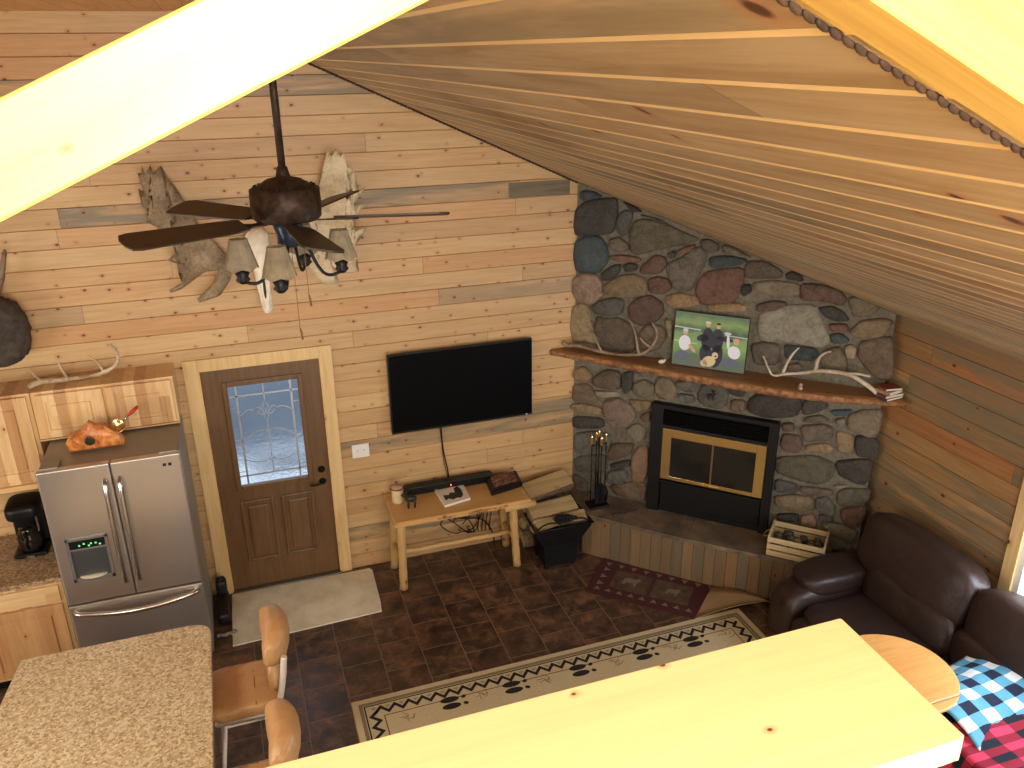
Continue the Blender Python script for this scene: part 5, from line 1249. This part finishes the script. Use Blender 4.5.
# ---------------------------------------------------------------- ceiling fan
M_bronze = plain('weathered_bronze', (62, 46, 34), .55, .5, nz=.5, nscale=30, bump=.3)
M_blade = wood('walnut_fan_blade', [(0, L(58, 38, 26)), (1, L(58, 38, 26))], 0, 1, None, stain=0, knots=0, rough=.4)
t = thing('ceiling_fan', 'dark bronze five-blade ceiling fan with four shaded lights hanging from a long rod', 'ceiling fan', (.586, -2.983, 3.80))
def fl(bm): return bm
bm = BM(); tube(bm, [(0, 0, .08), (0, 0, .70)], .015, 14); part('down_rod', bm, M_bronze, t, 'local')
bm = BM(); lathe(bm, [(0, .60), (.03, .60), (.065, .66), (.075, .71), (0, .72)], 28); part('ceiling_canopy', bm, M_bronze, t, 'local')
bm = BM(); lathe(bm, [(0, .125), (.020, .125), (.026, .10), (.03, .085), (.07, .075), (.10, .055), (.128, .045), (.14, .038), (.142, -.03), (.138, -.075), (.125, -.088), (.0, -.09)], 40)
for k in range(20):
    a = 2*math.pi*k/20; blob(bm, (.117*math.cos(a), .117*math.sin(a), .051), (.008, .008, .004), 2, sub=2, mi=1)
mo = part('motor_housing', bm, [M_bronze, M_black], t, 'local')
bm = BM(); lathe(bm, [(0, -.09), (.06, -.09), (.062, -.115), (.05, -.15), (.052, -.19), (.03, -.20), (0, -.20)], 28); part('switch_housing', bm, plain('blued_metal', (70, 84, 104), .3, .7), t, 'local')
for k in range(5):
    a = math.radians(-12+72*k)
    pitch = math.radians(-13)
    Mb = Matrix.Rotation(a, 4, 'Z') @ Matrix.Translation((0, 0, -.085)) @ Matrix.Rotation(pitch, 4, 'X')
    bm = BM()
    out = [(.19, -.050), (.24, -.062), (.62, -.078), (.652, -.068), (.665, -.03), (.665, .03), (.652, .068), (.62, .078), (.24, .062), (.19, .050)]
    poly(bm, out, -.004, .004, M=Mb, bev=.001); blade = part('blade', bm, M_blade, t, 'local')
    bm = BM(); b = bmesh.new(); poly(b, [(.10, -.018), (.15, -.012), (.20, -.030), (.27, -.035), (.29, 0), (.27, .035), (.20, .030), (.15, .012), (.10, .018)], -.010, -.0045); merge(bm, b, Mb); sub('blade_arm', bm, M_bronze, blade)
s = NT('parchment_shade'); v, p = s.pos(); n1 = s.noise(v, 22, 3); s.fin(s.mix(s.rng(n1, .35, .65), L(176, 164, 138), L(206, 192, 162)), .8); M_shade = s.m
for k, (dx, dy) in enumerate(((-.205, -.02), (-.07, -.22), (.205, .02), (.07, .20))):
    a = math.atan2(dy, dx); r = math.hypot(dx, dy); ux, uy = math.cos(a), math.sin(a); zb_ = -.30
    bm = BM(); tube(bm, smoothpath([(ux*.03, uy*.03, -.19), (ux*.07, uy*.07, -.20), (ux*.10, uy*.10, -.29), (ux*.14, uy*.14, -.345), (ux*r, uy*r, -.33), (ux*r, uy*r, zb_)]), .007, 8)
    ar = part('light_arm', bm, M_black, t, 'local')
    bm = BM(); lathe(bm, [(0, -.335), (.012, -.335), (.03, -.318), (.022, -.305), (.03, -.29), (.014, -.28), (.012, -.245), (0, -.245)], 12, ux*r, uy*r); sub('socket', bm, M_black, ar)
    bm = BM(); rg = []
    for z, rr in ((-.268, .070), (-.148, .036)):
        rg.append([bm.verts.new((ux*r+rr*math.cos(q), uy*r+rr*math.sin(q), z+(-.006*math.cos(q*3*2) if z < -.2 else 0))) for q in [2*math.pi*i/12 for i in range(12)]])
    for i in range(12): bm.faces.new((rg[0][i], rg[0][(i+1) % 12], rg[1][(i+1) % 12], rg[1][i]))
    bmesh.ops.solidify(bm, geom=bm.faces[:], thickness=.002); part('lamp_shade', bm, M_shade, t, 'local')
for x_, y_, zz in ((.0, -.03, -.60), (.055, .02, -.47)):
    bm = BM(); tube(bm, [(x_, y_, -.20), (x_, y_, zz+.05)], .0014, 5); tube(bm, [(x_, y_, zz+.05), (x_+.004, y_, zz+.03), (x_+.006, y_, zz)], [.003, .005, .004], 8); part('pull_chain', bm, plain('pull_brass', (150, 110, 66), .4, .5), t, 'local')

# ---------------------------------------------------------------- sofa
s = NT('brown_leather'); v, p = s.pos(); n1 = s.noise(v, 5, 4, .6, .5); n2 = s.noise(v, 130, 2)
s.bump(s.m1('ADD', s.m1('MULTIPLY', n1, 1.), s.m1('MULTIPLY', n2, .08)), .5, .02); M_lea = s.fin(s.mix(n1, L(44, 31, 28), L(60, 43, 37)), .42, spec=.5)
t = thing('leather_sofa', 'dark brown leather reclining sofa along the side wall beside the hearth', 'sofa', (4.55, -3.1, 0))
def pad(nm, c, r, p=4., M=None, seed=0., nz=.05):
    bm = BM(); blob(bm, c, r, p, M=M, nz=nz, nf=2.2, seed=seed); return part(nm, bm, M_lea, t)
bm = BM(); box(bm, 4.16, 4.98, -4.40, -2.12, .04, .30, .03, seg=3); part('base', bm, M_lea, t)
pad('armrest', (4.40, -2.15, .27), (.42, .165, .27), 4.5, seed=1)
pad('arm_pad', (4.50, -2.15, .54), (.36, .17, .095), 3.6, seed=11)
pad('armrest', (4.40, -4.40, .33), (.40, .165, .30), 4.5, seed=2)
for i, (a, b) in enumerate(((-2.31, -3.13), (-3.14, -4.20))):
    y_ = (a+b)/2; hy = (a-b)/2
    pad('seat_cushion', (4.36, y_, .37), (.37, hy+.01, .115), 4., seed=3+i)
    pad('footrest', (4.04, y_, .23), (.09, hy, .20), 3.5, seed=5+i)
    pad('lumbar_cushion', (4.70, y_, .56), (.12, hy+.01, .17), 4, M=Matrix.Rotation(.22, 4, 'Y'), seed=7+i)
    pad('back_cushion', (4.80, y_+(.10 if i == 0 else -.1), .81), (.15, hy+.11, .255), 4.2, M=Matrix.Rotation(.24, 4, 'Y'), seed=9+i)
# drop-leaf table
M_tbl = wood('maple_table', [(0, L(232, 142, 60)), (1, L(238, 156, 76))], 0, 1, .12, 0, 3., stain=0, knots=.12, rough=.3, ends=False)
t = thing('round_table', 'round orange-toned wooden drop-leaf table in front of the sofa, behind the railing end', 'table', (3.85, -3.43, 0))
tz = .80
def circ(cx, cy, r, a0, a1, n): return [(cx+r*math.cos(a0+(a1-a0)*i/n), cy+r*math.sin(a0+(a1-a0)*i/n)) for i in range(n+1)]
cx, cy, r = 3.86, -3.43, .35
bm = BM(); poly(bm, circ(cx, cy, r, -.95, math.pi+.95, 60), tz-.022, tz, bev=.004); part('table_top', bm, M_tbl, t)
bm = BM(); poly(bm, circ(cx, cy-.004, r, math.pi+.97, 2*math.pi-.97, 24), tz-.022, tz-.001, bev=.004); part('drop_leaf', bm, M_tbl, t)
bm = BM(); lathe(bm, [(0, tz-.022), (.09, tz-.022), (.05, tz-.06), (.035, .55), (.05, .40), (.035, .25), (.06, .16), (.05, .10), (0, .10)], 24, cx, cy); part('pedestal', bm, M_cream, t)
for k in range(4):
    a = math.pi/4+k*math.pi/2
    bm = BM(); tube(bm, smoothpath([(cx+.04*math.cos(a), cy+.04*math.sin(a), .16), (cx+.16*math.cos(a), cy+.16*math.sin(a), .13), (cx+.22*math.cos(a), cy+.22*math.sin(a), .022)]), .02, 10); part('leg', bm, M_cream, t)
# plaid blankets
def plaid(name, base, dark, light, nu, nv):
    s = NT(name); tc = s.n('ShaderNodeTexCoord'); sp = s.n('ShaderNodeSeparateXYZ'); s.t.links.new(tc.outputs['UV'], sp.inputs[0])
    fu = s.m1('MODULO', s.m1('FLOOR', s.m1('MULTIPLY', sp.outputs[0], nu)), 2.); fv = s.m1('MODULO', s.m1('FLOOR', s.m1('MULTIPLY', sp.outputs[1], nv)), 2.)
    sm = s.m1('ADD', fu, fv)
    col = s.mix(s.m1('GREATER_THAN', sm, .5), light, base); col = s.mix(s.m1('GREATER_THAN', sm, 1.5), col, dark)
    v, _ = s.pos(); s.bump(s.noise(v, 220, 2), .3, .003)
    return s.fin(col, .9)
M_bluep = plaid('blue_plaid_fleece', L(96, 164, 192), L(24, 34, 58), L(236, 240, 240), 11, 10)
M_redp = plaid('red_plaid_fleece', L(150, 28, 52), L(24, 30, 42), L(222, 62, 96), 12, 14)
def drape(F, nu, nv, name, mat, label, cat, loc, th=.012):
    bm = BM(); uvl = bm.loops.layers.uv.new('UVMap'); G = [[bm.verts.new(F(i/nu, j/nv)) for j in range(nv+1)] for i in range(nu+1)]
    for i in range(nu):
        for j in range(nv):
            f = bm.faces.new((G[i][j], G[i+1][j], G[i+1][j+1], G[i][j+1])); f.smooth = True
            for lp, (a, b) in zip(f.loops, ((i, j), (i+1, j), (i+1, j+1), (i, j+1))): lp[uvl].uv = (a/nu, b/nv)
    bmesh.ops.recalc_face_normals(bm, faces=bm.faces)
    o = single(name, bm, mat, label, cat, 'plaid fleece blankets on the sofa', loc=loc)
    m = o.modifiers.new('thickness', 'SOLIDIFY'); m.thickness = th; m.offset = 0
    return o
def Fb(u, v):
    x = 4.02+u*1.0; y = -3.33-v*.74+.05*u
    z = .55+.14*u**2+.12*math.sin(math.pi*min(1, v*1.1))*1.+.03*noise.noise(Vector((x*4, y*4, 2)))+.012*noise.noise(Vector((x*14, y*10, 5)))
    return (x-.02*math.sin(v*6), y+.03*noise.noise(Vector((x*3, 1, 1))), z)
drape(Fb, 40, 34, 'blanket', M_bluep, 'blue, white and black checked fleece blanket lying on the sofa', 'blanket', (4.6, -3.6, .5))
def Fr(u, v):
    # u: from the wall side over the seat front down to the floor
    y = -3.72-v*.75-.12*max(0, 1-u/.55)
    if u < .55: x = 4.80-u/.55*.82; z = .66-.08*(u/.55)**2
    else: k = (u-.55)/.45; x = 3.98-.10*math.sin(k*1.6)-.02; z = .60-.46*k
    z += .03*noise.noise(Vector((x*4, y*5, 7)))+.02*math.sin(v*9+u*3)*u; x += .025*math.sin(v*11)*max(0, u-.5)*2
    return (x, y, z)
drape(Fr, 44, 34, 'blanket', M_redp, 'red and black plaid fleece blanket hanging over the front of the sofa', 'blanket', (4.3, -3.9, .4))
